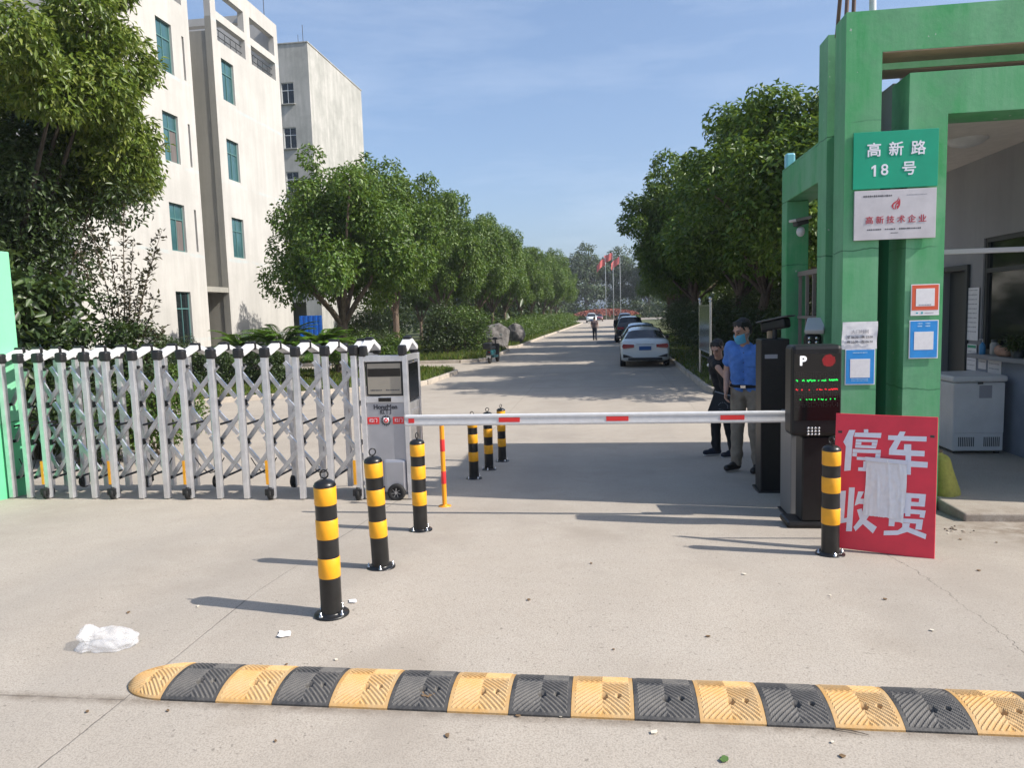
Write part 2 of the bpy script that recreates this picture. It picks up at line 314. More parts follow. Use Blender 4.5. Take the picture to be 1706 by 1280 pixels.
# ------------------------------------------------------------------ mesh helper
class MB:
    def __init__(s): s.v = []; s.f = []; s.m = []; s.sm = []
    def add(s, vs, fs, mi=0, smooth=False):
        o = len(s.v); s.v += [tuple(v) for v in vs]
        for f in fs: s.f.append(tuple(i + o for i in f)); s.m.append(mi); s.sm.append(smooth)
        return s
    def box(s, lo, hi, mi=0, bev=0.0, M=None):
        x0, y0, z0 = lo; x1, y1, z1 = hi
        if bev > 0:
            b = min(bev, abs(x1 - x0) * .45, abs(y1 - y0) * .45, abs(z1 - z0) * .45)
            bm = bmesh.new(); bmesh.ops.create_cube(bm, size=1)
            for v in bm.verts: v.co = Vector(((x0 + x1) / 2 + v.co.x * (x1 - x0), (y0 + y1) / 2 + v.co.y * (y1 - y0), (z0 + z1) / 2 + v.co.z * (z1 - z0)))
            bmesh.ops.bevel(bm, geom=bm.edges[:], offset=b, segments=2, affect='EDGES', profile=0.5)
            bm.verts.index_update(); vs = [v.co.copy() for v in bm.verts]; fs = [[v.index for v in f.verts] for f in bm.faces]; bm.free()
        else:
            vs = [Vector(p) for p in ((x0, y0, z0), (x1, y0, z0), (x1, y1, z0), (x0, y1, z0), (x0, y0, z1), (x1, y0, z1), (x1, y1, z1), (x0, y1, z1))]
            fs = [(0, 3, 2, 1), (4, 5, 6, 7), (0, 1, 5, 4), (1, 2, 6, 5), (2, 3, 7, 6), (3, 0, 4, 7)]
        if M is not None: vs = [M @ v for v in vs]
        return s.add(vs, fs, mi)
    def bar(s, p0, p1, w, h, mi=0, up=(0, 0, 1), bev=0.0):
        p0 = Vector(p0); p1 = Vector(p1); d = p1 - p0; L = d.length; d.normalize(); u = Vector(up)
        if abs(d.dot(u)) > .98: u = Vector((0, 1, 0))
        x = d.cross(u).normalized(); u2 = x.cross(d).normalized()
        M = Matrix((x, d, u2)).transposed().to_4x4(); M.translation = p0
        return s.box((-w / 2, 0, -h / 2), (w / 2, L, h / 2), mi, bev, M)
    def tube(s, pts, rads, n=10, mi=0, cap=True, smooth=True):
        pts = [Vector(p) for p in pts]
        if isinstance(rads, (int, float)): rads = [rads] * len(pts)
        vs = []; fs = []; pu = None
        for i, p in enumerate(pts):
            d = (pts[min(i + 1, len(pts) - 1)] - pts[max(i - 1, 0)]).normalized()
            if pu is None: pu = Vector((1, 0, 0)) if abs(d.x) < .9 else Vector((0, 1, 0))
            a = (pu - d * pu.dot(d)).normalized(); pu = a; b = d.cross(a)
            for k in range(n):
                t = 2 * math.pi * k / n; vs.append(p + (a * math.cos(t) + b * math.sin(t)) * rads[i])
        for i in range(len(pts) - 1):
            for k in range(n): fs.append((i * n + k, i * n + (k + 1) % n, (i + 1) * n + (k + 1) % n, (i + 1) * n + k))
        s.add(vs, fs, mi, smooth)
        if cap:
            s.add(vs[:n], [tuple(range(n - 1, -1, -1))], mi); s.add(vs[-n:], [tuple(range(n))], mi)
        return s
    def lathe(s, prof, n=24, mi=0, M=None, smooth=True, cap=True):
        vs = []; fs = []
        for r, z in prof:
            for k in range(n):
                t = 2 * math.pi * k / n; vs.append(Vector((r * math.cos(t), r * math.sin(t), z)))
        for i in range(len(prof) - 1):
            for k in range(n): fs.append((i * n + k, i * n + (k + 1) % n, (i + 1) * n + (k + 1) % n, (i + 1) * n + k))
        if M is not None: vs = [M @ v for v in vs]
        s.add(vs, fs, mi, smooth)
        if cap:
            if prof[0][0] > 1e-4: s.add(vs[:n], [tuple(range(n - 1, -1, -1))], mi)
            if prof[-1][0] > 1e-4: s.add(vs[-n:], [tuple(range(n))], mi)
        return s
    def prism(s, poly, d0, d1, M=None, mi=0):
        n = len(poly); vs = [Vector((x, y, d0)) for x, y in poly] + [Vector((x, y, d1)) for x, y in poly]
        if M is not None: vs = [M @ v for v in vs]
        fs = [tuple(range(n - 1, -1, -1)), tuple(range(n, 2 * n))] + [(i, (i + 1) % n, n + (i + 1) % n, n + i) for i in range(n)]
        return s.add(vs, fs, mi)
    def ell(s, c, r, mi=0, n=14, m=9, M=None):
        vs = []; fs = []
        for i in range(m + 1):
            ph = math.pi * i / m
            for k in range(n):
                t = 2 * math.pi * k / n
                vs.append(Vector((r[0] * math.sin(ph) * math.cos(t), r[1] * math.sin(ph) * math.sin(t), -r[2] * math.cos(ph))))
        if M is not None: vs = [M @ v for v in vs]
        vs = [v + Vector(c) for v in vs]
        for i in range(m):
            for k in range(n): fs.append((i * n + k, i * n + (k + 1) % n, (i + 1) * n + (k + 1) % n, (i + 1) * n + k))
        return s.add(vs, fs, mi, True)
    def mesh(s, name, mats):
        me = bpy.data.meshes.new(name); me.from_pydata(s.v, [], s.f)
        for m in (mats if isinstance(mats, (list, tuple)) else [mats]): me.materials.append(m)
        me.polygons.foreach_set('material_index', s.m); me.polygons.foreach_set('use_smooth', s.sm); me.update()
        return me
    def build(s, name, mats, parent=None, loc=None):
        o = bpy.data.objects.new(name, s.mesh(name, mats)); COL.objects.link(o)
        if parent: o.parent = parent
        if loc: o.location = loc
        return o

def tag(o, label, cat=None, group=None, kind=None):
    if label: o['label'] = label
    if cat: o['category'] = cat
    if group: o['group'] = group
    if kind: o['kind'] = kind
    return o
def thing(name, label, cat, loc=(0, 0, 0), rz=0.0, group=None):
    o = bpy.data.objects.new(name, None); o.empty_display_size = 0.2; COL.objects.link(o)
    o.location = loc; o.rotation_euler = (0, 0, rz); return tag(o, label, cat, group)
def kids(o): return [c for c in bpy.data.objects if c.parent == o]
def dup(root, label=None, loc=None, rz=None, scale=None):
    r = root.copy(); COL.objects.link(r)
    if label: r['label'] = label
    if loc is not None: r.location = loc
    if rz is not None: r.rotation_euler = (0, 0, rz)
    if scale is not None: r.scale = scale
    for ch in kids(root):
        c = ch.copy(); COL.objects.link(c); c.parent = r
        for gch in kids(ch):
            d = gch.copy(); COL.objects.link(d); d.parent = c
    return r
def structure(o): o['kind'] = 'structure'; return o
def text_mesh(body, size, bold=0.0, extrude=0.001, spacing=1.0):
    c = bpy.data.curves.new('lettering', 'FONT'); c.body = body; c.size = size; c.align_x = 'CENTER'; c.align_y = 'CENTER'
    c.extrude = extrude; c.space_character = spacing; c.resolution_u = 3
    o = bpy.data.objects.new('lettering', c); COL.objects.link(o)
    dg = bpy.context.evaluated_depsgraph_get(); dg.update()
    me = bpy.data.meshes.new_from_object(o.evaluated_get(dg)); bpy.data.objects.remove(o); bpy.data.curves.remove(c)
    if bold:
        vs = [v.co.copy() for v in me.vertices]; fs = [tuple(p.vertices) for p in me.polygons]; m2 = MB()
        n = 12 if bold > .004 else 8
        for k in range(n + 1):
            a = k * math.tau / n; d = Vector((math.cos(a) * bold, math.sin(a) * bold, k * .00012)) if k < n else Vector((0, 0, k * .00012))
            m2.add([v + d for v in vs], fs)
        bpy.data.meshes.remove(me); me = m2.mesh('lettering', M_INK)
    return me
def text(body, size, m, parent, loc, rx=90, rz=0, bold=0.0, name='lettering', sx=1.0, sy=1.0, spacing=1.0, tilt=0.0):
    me = text_mesh(body, size, bold, 0.0012, spacing); me.materials.clear(); me.materials.append(m)
    for p in me.polygons: p.material_index = 0
    o = bpy.data.objects.new(name, me); COL.objects.link(o)
    o.parent = parent; o.location = loc; o.rotation_euler = Euler((R(rx), tilt, R(rz))); o.scale = (sx, sy, 1); return o
def dashes(mb, x0, x1, y, z, n, h, mi=0, th=0.0008, fill=0.8, seed=0):
    rr = random.Random(seed); dx = (x1 - x0) / n
    for i in range(n):
        hh = h * rr.uniform(.6, 1)
        mb.box((x0 + i * dx, y - th, z - hh / 2), (x0 + i * dx + dx * fill * rr.uniform(.7, 1), y, z + hh / 2), mi)

# ================================================================== THE SETTING
def ground():
    ys = [-30, -10, 0, 1, 2, 3] + [3.9 + i * 0.35 for i in range(21)] + [12, 15, 20, 30, 50, 80, 120, 175]
    xs = [-70, -30, -16, -10, -6, -3, 0, 3, 6, 10, 20, 45]
    mb = MB(); vs = [(x, y, g(x, y)) for y in ys for x in xs]; n = len(xs)
    mb.add(vs, [(j * n + i, j * n + i + 1, (j + 1) * n + i + 1, (j + 1) * n + i) for j in range(len(ys) - 1) for i in range(n - 1)], 0, True)
    structure(mb.build('ground', M_CONC))
    t = MB(); t.add([(-1500, -400, -0.03), (1500, -400, -0.03), (1500, 2500, -0.03), (-1500, 2500, -0.03)], [(0, 1, 2, 3)])
    structure(t.build('terrain', M_TERRAIN))
ground()

LAWN1 = [(-17.0, 12.9), (-11.36, 17.0), (-9.1, 18.6), (-5.9, 21.05), (-5.55, 21.7), (-5.42, 25.6), (-5.9, 26.5), (-6.8, 26.8), (-17.0, 27.0)]
LAWN2 = [(-17.0, 31.4), (-8.4, 31.2), (-6.4, 31.3), (-5.7, 31.7), (-5.42, 32.6), (-5.40, 40.0), (-5.9, 40.6), (-7.2, 41.0), (-7.2, 43.0), (-5.9, 43.4), (-5.4, 44.0), (-5.2, 60), (-4.6, 85), (-3.9, 118), (-3.9, 128), (-60, 128), (-60, 31.4)]
LAWN3 = [(2.62, 19.2), (2.72, 18.2), (3.1, 17.4), (3.9, 17.0), (40, 17.0), (40, 140), (3.9, 140), (3.2, 80), (2.7, 40)]
def lawn(name, poly, kerb_idx):
    z = 0.12; mb = MB(); mb.prism(poly, -0.02, z); structure(mb.build(name, M_LAWN))
    kb = MB()
    for i in kerb_idx:
        a = Vector((*poly[i], 0)); b = Vector((*poly[i + 1], 0)); d = b - a; L = d.length; n = max(1, int(L / 1.0))
        nrm = Vector((d.y, -d.x, 0)).normalized()
        for k in range(n):
            p = a + d * (k / n) + nrm * .05; q = a + d * ((k + 1) / n - 0.012 / L) + nrm * .05
            j = random.uniform(-.006, .006)
            kb.bar(p + Vector((0, 0, 0.065 + j)), q + Vector((0, 0, 0.065 + j)), 0.12, 0.15, 0, bev=0.012)
    structure(kb.build('kerb', M_KERB))
lawn('lawn', LAWN1, range(0, 8)); lawn('lawn', LAWN2, range(0, 14)); lawn('lawn', LAWN3, [0, 1, 2, 3, 6, 7])
# the closing kerb of the right-hand verge along the road
kb = MB()
for a, b in (((2.58, 19.2), (2.66, 40)), ((2.66, 40), (3.16, 80)), ((3.16, 80), (3.86, 140))):
    a = Vector((*a, 0.065)); b = Vector((*b, 0.065)); n = int((b - a).length / 1.0)
    for k in range(n): kb.bar(a.lerp(b, k / n), a.lerp(b, (k + .985) / n), 0.12, 0.15, 0, bev=0.012)
structure(kb.build('kerb', M_KERB))

def inside(poly, x, y):
    c = False; j = len(poly) - 1
    for i in range(len(poly)):
        if (poly[i][1] > y) != (poly[j][1] > y) and x < (poly[j][0] - poly[i][0]) * (y - poly[i][1]) / (poly[j][1] - poly[i][1]) + poly[i][0]: c = not c
        j = i
    return c

def fast_mesh(name, V, F, m, smooth=False):
    me = bpy.data.meshes.new(name); nf, k = F.shape
    me.vertices.add(len(V)); me.vertices.foreach_set('co', V.astype(np.float32).ravel())
    me.loops.add(nf * k); me.loops.foreach_set('vertex_index', F.astype(np.int32).ravel())
    me.polygons.add(nf); me.polygons.foreach_set('loop_start', np.arange(0, nf * k, k, dtype=np.int32))
    try: me.polygons.foreach_set('loop_total', np.full(nf, k, dtype=np.int32))
    except Exception: pass
    me.materials.append(m); me.update(calc_edges=True); me.validate(); return me
def unit(a): return a / (np.linalg.norm(a, axis=1, keepdims=True) + 1e-9)
def leaf_arrays(P, N, T, L, W, droop=0.0):
    """a folded pointed leaf at P with normal N along T"""
    N = unit(N); T = unit(T - N * (T * N).sum(1, keepdims=True)); S = np.cross(N, T)
    L = L[:, None]; W = W[:, None]
    a = P; t = P + T * L - N * L * droop; l = P + T * L * .42 + S * W * .5 + N * W * .22; r = P + T * L * .42 - S * W * .5 + N * W * .22
    V = np.stack([a, r, t, l], 1).reshape(-1, 3); n = len(P); b = np.arange(n)[:, None] * 4
    F = np.concatenate([b + np.array([[0, 1, 2]]), b + np.array([[0, 2, 3]])], 1).reshape(-1, 3)
    return V, F
def grass(area, n, name, label, hmin=.06, hmax=.2):
    pts = []
    while len(pts) < n:
        x, y = area(); pts.append((x, y))
    P = np.array([(x, y, 0.115) for x, y in pts]); k = len(P)
    T = np.stack([rng.normal(0, .45, k), rng.normal(0, .45, k), np.ones(k)], 1); N = np.stack([rng.normal(size=k), rng.normal(size=k), np.zeros(k)], 1)
    V, F = leaf_arrays(P, N, T, rng.uniform(hmin, hmax, k), rng.uniform(.02, .045, k), .25)
    o = bpy.data.objects.new(name, fast_mesh(name, V, F, M_GRASS)); COL.objects.link(o); tag(o, label, 'grass', kind='stuff')
def area_in(poly, bx):
    def f():
        while True:
            x = random.uniform(bx[0], bx[1]); u = random.random(); y = bx[2] + (bx[3] - bx[2]) * u ** 1.6
            if inside(poly, x, y): return x, y
    return f
grass(area_in(LAWN1, (-15, -5.4, 14, 27)), 26000, 'grass', 'short patchy lawn grass behind the sliding gate')
grass(area_in(LAWN2, (-14, -3.9, 31.3, 120)), 34000, 'grass', 'taller green verge grass along the left kerb of the road', .08, .34)
grass(area_in(LAWN3, (2.6, 9, 17, 60)), 12000, 'grass', 'shaded verge grass along the right kerb')

# ------------------------------------------------------------------ trees
def rand_dirs(n):
    d = rng.normal(size=(n, 3)); return unit(d)
def crown(name, rad, nblob, nleaf, L, W, m, blob=.34, up=.15, low=-.6, seed=0, droop=.25, inner=.2, flat=.85):
    global rng
    rng = np.random.default_rng(seed); rx, ry, rz = rad
    k = np.arange(nblob); ph = np.arccos(1 - 2 * (k + .5) / nblob); th = k * 2.39996 + seed
    D = np.stack([np.sin(ph) * np.cos(th), np.sin(ph) * np.sin(th), np.cos(ph)], 1)
    D = unit(D + rng.normal(0, .18, D.shape)); D = D[D[:, 2] > low]
    rr = rng.uniform(.52, .84, len(D))[:, None]; C = D * rr * np.array([rx, ry, rz])
    no = int(len(D) * .6); D2 = rand_dirs(no * 3); D2 = D2[D2[:, 2] > low * .8][:no]; C = np.concatenate([C, D2 * rng.uniform(.84, 1.13, len(D2))[:, None] * np.array([rx, ry, rz])]); nout = len(D2)
    ni = int(len(D) * inner); C = np.concatenate([C, rand_dirs(ni) * np.array([rx, ry, rz]) * .35])
    mean = (rx * ry * rz) ** (1 / 3); BR = mean * blob * rng.uniform(.6, 1.25, len(C)); BR[len(D):len(D) + nout] *= rng.uniform(.35, .8, nout)
    wgt = BR ** 2; ci = rng.choice(len(C), nleaf, p=wgt / wgt.sum())
    d = rand_dirs(nleaf); d[:, 2] *= flat
    # twiglets inside each clump: leaves bunch along short sprays
    ns = 60; spray = rng.integers(0, ns, nleaf); sd_ = rand_dirs(len(C) * ns).reshape(len(C), ns, 3)
    d = unit(d * .55 + sd_[ci, spray])
    r = BR[ci][:, None] * (rng.uniform(.35, 1.0, nleaf)[:, None] ** .45) * rng.uniform(.85, 1.2, nleaf)[:, None]
    P = C[ci] + d * r * np.array([1, 1, flat])
    T = unit(d * .7 + rand_dirs(nleaf) * .8 + np.array([0, 0, -droop])); N = unit(rand_dirs(nleaf) * .75 + d * .5 + np.array([0, 0, .55]))
    V, F = leaf_arrays(P, N, T, L * rng.uniform(.65, 1.25, nleaf), W * rng.uniform(.7, 1.2, nleaf), .15)
    return fast_mesh(name, V, F, m), C, BR
def trunk_mb(h, r, lean, C, off, nl=9, seed=0, fork=True):
    rr = random.Random(seed); mb = MB()
    top = Vector((lean[0], lean[1], h))
    pts = [Vector((0, 0, -.05)), Vector((0, 0, .12)), Vector((lean[0] * .3, lean[1] * .3, h * .4)), top]
    mb.tube(pts, [r * 1.5, r * 1.08, r * .95, r * .85], 12)
    idx = list(range(len(C))); rr.shuffle(idx)
    for i in idx[:nl]:
        e = Vector(C[i]) + off; mid = top.lerp(e, .5) + Vector((rr.uniform(-.2, .2), rr.uniform(-.2, .2), -abs(e.z - top.z) * .08))
        rb = r * rr.uniform(.42, .6); mb.tube([top - Vector((0, 0, .15)), top.lerp(mid, .5), mid, e], [rb, rb * .8, rb * .55, rb * .2], 7)
    return mb
def add_tree(name, label, cat, loc, rz, sc, cm, C, center, th, tr, lean=(0, 0), nl=9, seed=0, group=None, tm=None):
    t = thing(name, label, cat, loc, rz, group); t.scale = sc
    c = bpy.data.objects.new('crown', cm); COL.objects.link(c); c.parent = t; c.location = center
    trunk_mb(th, tr, lean, C, Vector(center), nl, seed).build('trunk', tm or M_TRUNK, t); return t

# crowns shared by the avenue
CR = []
for s in range(4):
    CR.append(crown('camphor_crown', (2.7, 2.7, 2.75), 36, 36000, .165, .08, M_LEAF, .32, seed=21 + s))
def avenue_tree(i, x, y, H, rad, label, group, rz, th=None, tr=.14, lean=(0, 0), ry=None, m=None):
    cm, C, BR = CR[i % 4]
    th = th or H * .30; s = rad / 3.0; sz = (H - th * (.5 if x > 0 else .62)) / 2 / 2.95
    t = thing('camphor_tree', label, 'tree', (x, y, .1), rz, group)
    c = bpy.data.objects.new('crown', cm); COL.objects.link(c); c.parent = t
    cz = H - 2.95 * sz; c.location = (lean[0], lean[1], cz); c.scale = (s, (ry or rad) / 3.0, sz)
    Cs = [Vector((p[0] * s + lean[0], p[1] * (ry or rad) / 3.0 + lean[1], p[2] * sz + cz)) for p in C]
    trunk_mb(th, tr, (lean[0] * .5, lean[1] * .5), Cs, Vector((0, 0, 0)), 9, i).build('trunk', m or M_TRUNK, t)
    return t
GL = 'round trees lining the left side of the road'; GR = 'dark trees lining the right side of the road'
# left row, nearest first
p1 = gp(570, 630)
avenue_tree(0, p1.x, p1.y, 7.75, 2.85, 'large round tree nearest the gate, forked trunk, before the white building corner', GL, .4, th=1.9, tr=.2, lean=(.25, 0))
avenue_tree(1, -9.3, 31.6, 8.6, 2.75, 'round tree just behind and right of the nearest left-row tree', GL, 1.9, th=2.3, tr=.15, lean=(.1, 0))
avenue_tree(2, -9.0, 39.6, 8.9, 2.7, 'third round tree of the left row, before the dark gap, with a slim staked trunk', GL, 3.0, th=2.4, tr=.13)
lt = [(47, 9.0, 2.7, 'fourth round tree of the left row, standing above the flowering bushes by the scooter'), (54, 9.2, 2.8, 'fifth round tree of the left row, standing behind the big grey boulder'),
      (62, 8.9, 3.0, 'sixth round tree of the left row, just beyond the smaller boulder'), (71, 8.6, 3.0, 'seventh round tree of the left row, midway along the flower hedge'),
      (81, 8.8, 3.1, 'eighth round tree of the left row, near the far half of the flower hedge'), (92, 10.0, 3.4, 'ninth round tree of the left row, a taller bright green crown beyond the walking man'),
      (104, 10.0, 3.5, 'tenth round tree of the left row, bright green beside the parked white car'), (116, 10.2, 3.6, 'farthest round tree of the left row, low bright crown next to the flagpoles')]
for k, (y, H, r, lb) in enumerate(lt):
    avenue_tree(k + 3, -8.6 + .012 * (y - 40) * 1.3 + random.uniform(-.3, .3), y, H, r, lb, GL, k * 1.3, th=2.2, tr=.13)
# second line of trees behind the left row, deep in the grounds
bt = [(-15.5, 60, 8.5, 3.2, 'dark tree seen through the gap between the left row trunks, near the white end wall'), (-14.5, 72, 9, 3.4, 'dark background tree behind the fourth tree of the left row'),
      (-14, 86, 9.5, 3.6, 'dark background tree behind the sixth tree of the left row'), (-13.5, 102, 10, 3.8, 'dark background tree behind the ninth tree of the left row')]
for k, (x, y, H, r, lb) in enumerate(bt): avenue_tree(k + 1, x, y, H, r, lb, 'trees in the grounds behind the left row', k * 2.1, th=1.6)
# right row
rt = [(6.1, 20.0, 7.7, 3.3, (-.5, 0), 'tallest sunlit tree on the right, directly behind the green gatehouse frame'), (5.0, 25.5, 9.0, 4.0, (-1.2, 0), 'broad dark tree behind the notice board, second of the right row'),
      (4.9, 31.0, 9.7, 4.2, (-2.3, 0), 'third tree of the right row, its crown overhanging the parked white sedan'), (5.0, 38.5, 10.0, 3.7, (-.9, 0), 'fourth tree of the right row, beyond the one overhanging the sedan'),
      (5.8, 47, 9.4, 3.7, (-.2, 0), 'fifth tree of the right row, shading the dark van'), (6.3, 58, 9.3, 3.6, (0, 0), 'sixth tree of the right row, beyond the dark van'),
      (7.0, 72, 9.5, 3.7, (-.2, 0), 'seventh tree of the right row, above the far silver car'), (7.8, 90, 9.5, 3.8, (0, 0), 'farthest tree of the right row, beside the flower bed')]
for k, (x, y, H, r, ln, lb) in enumerate(rt):
    avenue_tree(k + 2, x, y, H, r, lb, GR, k * 1.7 + .5, th=2.5, tr=.17, lean=ln)
rb = [(11.5, 22, 8, 3.6, 'dark tree glimpsed through the gatehouse railing'), (11, 30, 8.5, 3.8, 'dark background tree behind the second right-hand tree'), (10.5, 40, 9, 4, 'dark background tree behind the third and fourth right-hand trees'), (11, 54, 9, 4, 'dark background tree deep behind the parked cars')]
for k, (x, y, H, r, lb) in enumerate(rb): avenue_tree(k, x, y, H, r, lb, 'trees in the grounds behind the right row', k * 2.2, th=1.4)
# far tall trees behind the flagpoles
fcm, fC, fB = crown('far_tree_crown', (5.5, 5.5, 9), 60, 9000, .62, .36, M_LEAFFAR, .26, seed=77)
ft = [(-13, 205, 1.0, 'tall grey-green tree left of the three flags, edge of the far stand'), (-5, 200, 1.12, 'tall grey-green tree right behind the left flag'), (4, 205, 1.08, 'tall grey-green tree right behind the middle flag'),
      (12, 200, 1.0, 'tall grey-green tree behind the right flag'), (21, 205, 1.05, 'tall grey-green tree at the far end of the right row'), (-24, 215, .9, 'lower grey-green tree at the left end of the far stand')]
for k, (x, y, s, lb) in enumerate(ft):
    t = thing('poplar_tree', lb, 'tree', (x, y, 0), k * 1.1, 'tall trees beyond the flagpoles'); t.scale = (s, s, s)
    c = bpy.data.objects.new('crown', fcm); COL.objects.link(c); c.parent = t; c.location = (0, 0, 9.2)
    trunk_mb(3, .3, (0, 0), fC, Vector((0, 0, 9.2)), 8, k).build('trunk', M_TRUNK, t)
# big tree near the gate on the left
ncm, nC, nB = crown('near_tree_crown', (2.9, 2.5, 3.0), 26, 84000, .14, .052, M_LEAFNEAR, .31, low=-.75, seed=5, droop=.8, inner=0.0)
nt1 = add_tree('camphor_tree', 'big sunlit leafy tree at the upper left, hanging before the white building', 'tree', (-11.6, 12.0, .0), 0, (1, 1, 1), ncm, nC, (1.3, -.2, 6.0), 2.6, .17, (.1, .1), 18, 3, None, mat('dark_bark', (0.04, 0.032, 0.025), 0.9, var=.4, vscale=6))
ncm2, nC2, nB2 = crown('near_tree_low_crown', (2.0, 1.7, 2.1), 34, 30000, .12, .05, M_LEAFDARK, .36, low=-.9, seed=6, droop=.5, inner=.4)
add_tree('camphor_tree', 'darker lower tree under the big leafy tree, above the broad-leaved shrub', 'tree', (-10.6, 11.6, .0), 0, (1, 1, 1), ncm2, nC2, (-.1, .3, 3.9), 1.8, .10, (.1, .1), 10, 4, None)

def shrub(name, label, loc, rad, nleaf, L, W, m, nblob=20, blob=.42, seed=1, cat='bush', group=None, twigs=10, h0=.5, low=-.9, rz=0, droop=.1, wood=True):
    cm, C, BR = crown(name + '_foliage', rad, nblob, nleaf, L, W, m, blob, seed=seed, low=low, droop=droop)
    t = thing(name, label, cat, loc, rz, group)
    c = bpy.data.objects.new('foliage', cm); COL.objects.link(c); c.parent = t; c.location = (0, 0, rad[2] * h0 * 2)
    if wood:
        mb = MB(); rr = random.Random(seed)
        for i in range(min(twigs, len(C))):
            e = Vector(C[i]) + Vector((0, 0, rad[2] * h0 * 2)); b = Vector((rr.uniform(-.1, .1), rr.uniform(-.1, .1), 0))
            mb.tube([b, b.lerp(e, .5) + Vector((0, 0, .1)), e], [.022, .014, .006], 6)
        mb.build('stems', M_TWIG, t)
    return t
def woodland():
    r = np.random.default_rng(55); c = []
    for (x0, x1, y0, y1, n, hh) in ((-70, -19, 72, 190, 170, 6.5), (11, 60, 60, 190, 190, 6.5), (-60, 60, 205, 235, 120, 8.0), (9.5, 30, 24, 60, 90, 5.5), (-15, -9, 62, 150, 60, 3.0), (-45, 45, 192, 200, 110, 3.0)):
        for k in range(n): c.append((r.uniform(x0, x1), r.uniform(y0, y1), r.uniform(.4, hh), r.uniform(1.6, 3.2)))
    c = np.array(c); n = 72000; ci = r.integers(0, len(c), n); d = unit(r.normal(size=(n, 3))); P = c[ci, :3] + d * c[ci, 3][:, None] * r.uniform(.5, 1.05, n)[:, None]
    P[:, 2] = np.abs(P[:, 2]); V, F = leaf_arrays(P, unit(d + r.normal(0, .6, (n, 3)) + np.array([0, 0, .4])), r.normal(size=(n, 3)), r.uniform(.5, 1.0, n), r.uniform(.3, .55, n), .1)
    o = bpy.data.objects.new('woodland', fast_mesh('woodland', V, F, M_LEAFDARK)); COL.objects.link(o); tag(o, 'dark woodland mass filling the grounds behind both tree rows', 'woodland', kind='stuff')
woodland()
# shrubs behind the gate at the left
shrub('broadleaf_shrub', 'broad-leaved shrub just right of the mint green gate pillar', (-8.95, 10.2, .05), (.85, .8, 1.6), 3600, .19, .10, M_LEAFBROAD, 22, .36, 31, 'shrub', twigs=14, droop=.5)
shrub('dark_shrub', 'dense dark fine-leaved shrub below the big left tree', (-8.0, 10.6, .03), (.95, .8, 1.25), 12000, .085, .04, M_LEAFDARK, 26, .36, 32, 'shrub', twigs=14)
shrub('small_bush', 'light green low bush seen through the gate bars', (-6.75, 10.2, .05), (.62, .6, .75), 4200, .075, .035, M_LEAFBUSH, 16, .4, 33, 'bush', twigs=10)
shrub('small_bush', 'dark low bush by the gate pillar foot, seen through the bars', (-7.6, 9.5, .1), (.7, .5, .6), 4000, .08, .04, M_LEAFDARK, 16, .4, 34, 'bush', twigs=10)
def twiggy():
    t = thing('twiggy_sapling', 'sapling with long bare twigs of purple-brown leaves against the white wall', 'sapling', (-8.0, 11.2, 0))
    mb = MB(); P = []; T = []; rr = random.Random(4)
    tips = [aty(206, 342, 10.6), aty(270, 382, 10.6), aty(258, 415, 10.5), aty(236, 452, 10.5), aty(180, 395, 10.8), aty(150, 380, 11), aty(222, 400, 10.9), aty(272, 545, 10.5), aty(262, 495, 10.6), aty(130, 420, 11), aty(212, 470, 10.6)]
    base = Vector((0, 0, 0)); o0 = Vector((-8.0, 11.2, 0))
    for tp in tips:
        e = tp - o0; m1 = Vector((e.x * .25, e.y * .3, e.z * .55)); pts = [base.lerp(m1, .0), m1, m1.lerp(e, .5) + Vector((0, 0, .08)), e]
        mb.tube(pts, [.03, .014, .008, .003], 6)
        for k in range(95):
            u = .25 + .75 * k / 95; q = m1.lerp(e, (u - .25) / .75) + Vector((0, 0, .1 * math.sin(math.pi * (u - .25) / .75)))
            P.append(q + Vector((rr.gauss(0, .04), rr.gauss(0, .04), rr.gauss(0, .04)))); T.append((e - m1).normalized() + Vector((rr.gauss(0, .7), rr.gauss(0, .7), rr.gauss(-.1, .6))))
    mb.build('stems', M_TWIG, t); n = len(P)
    V, F = leaf_arrays(np.array(P), unit(rand_dirs(n) + np.array([0, 0, .6])), np.array(T), np.full(n, .085) * rng.uniform(.7, 1.3, n), np.full(n, .04), .2)
    o = bpy.data.objects.new('foliage', fast_mesh('twig_leaves', V, F, M_LEAFMAROON)); COL.objects.link(o); o.parent = t
twiggy()

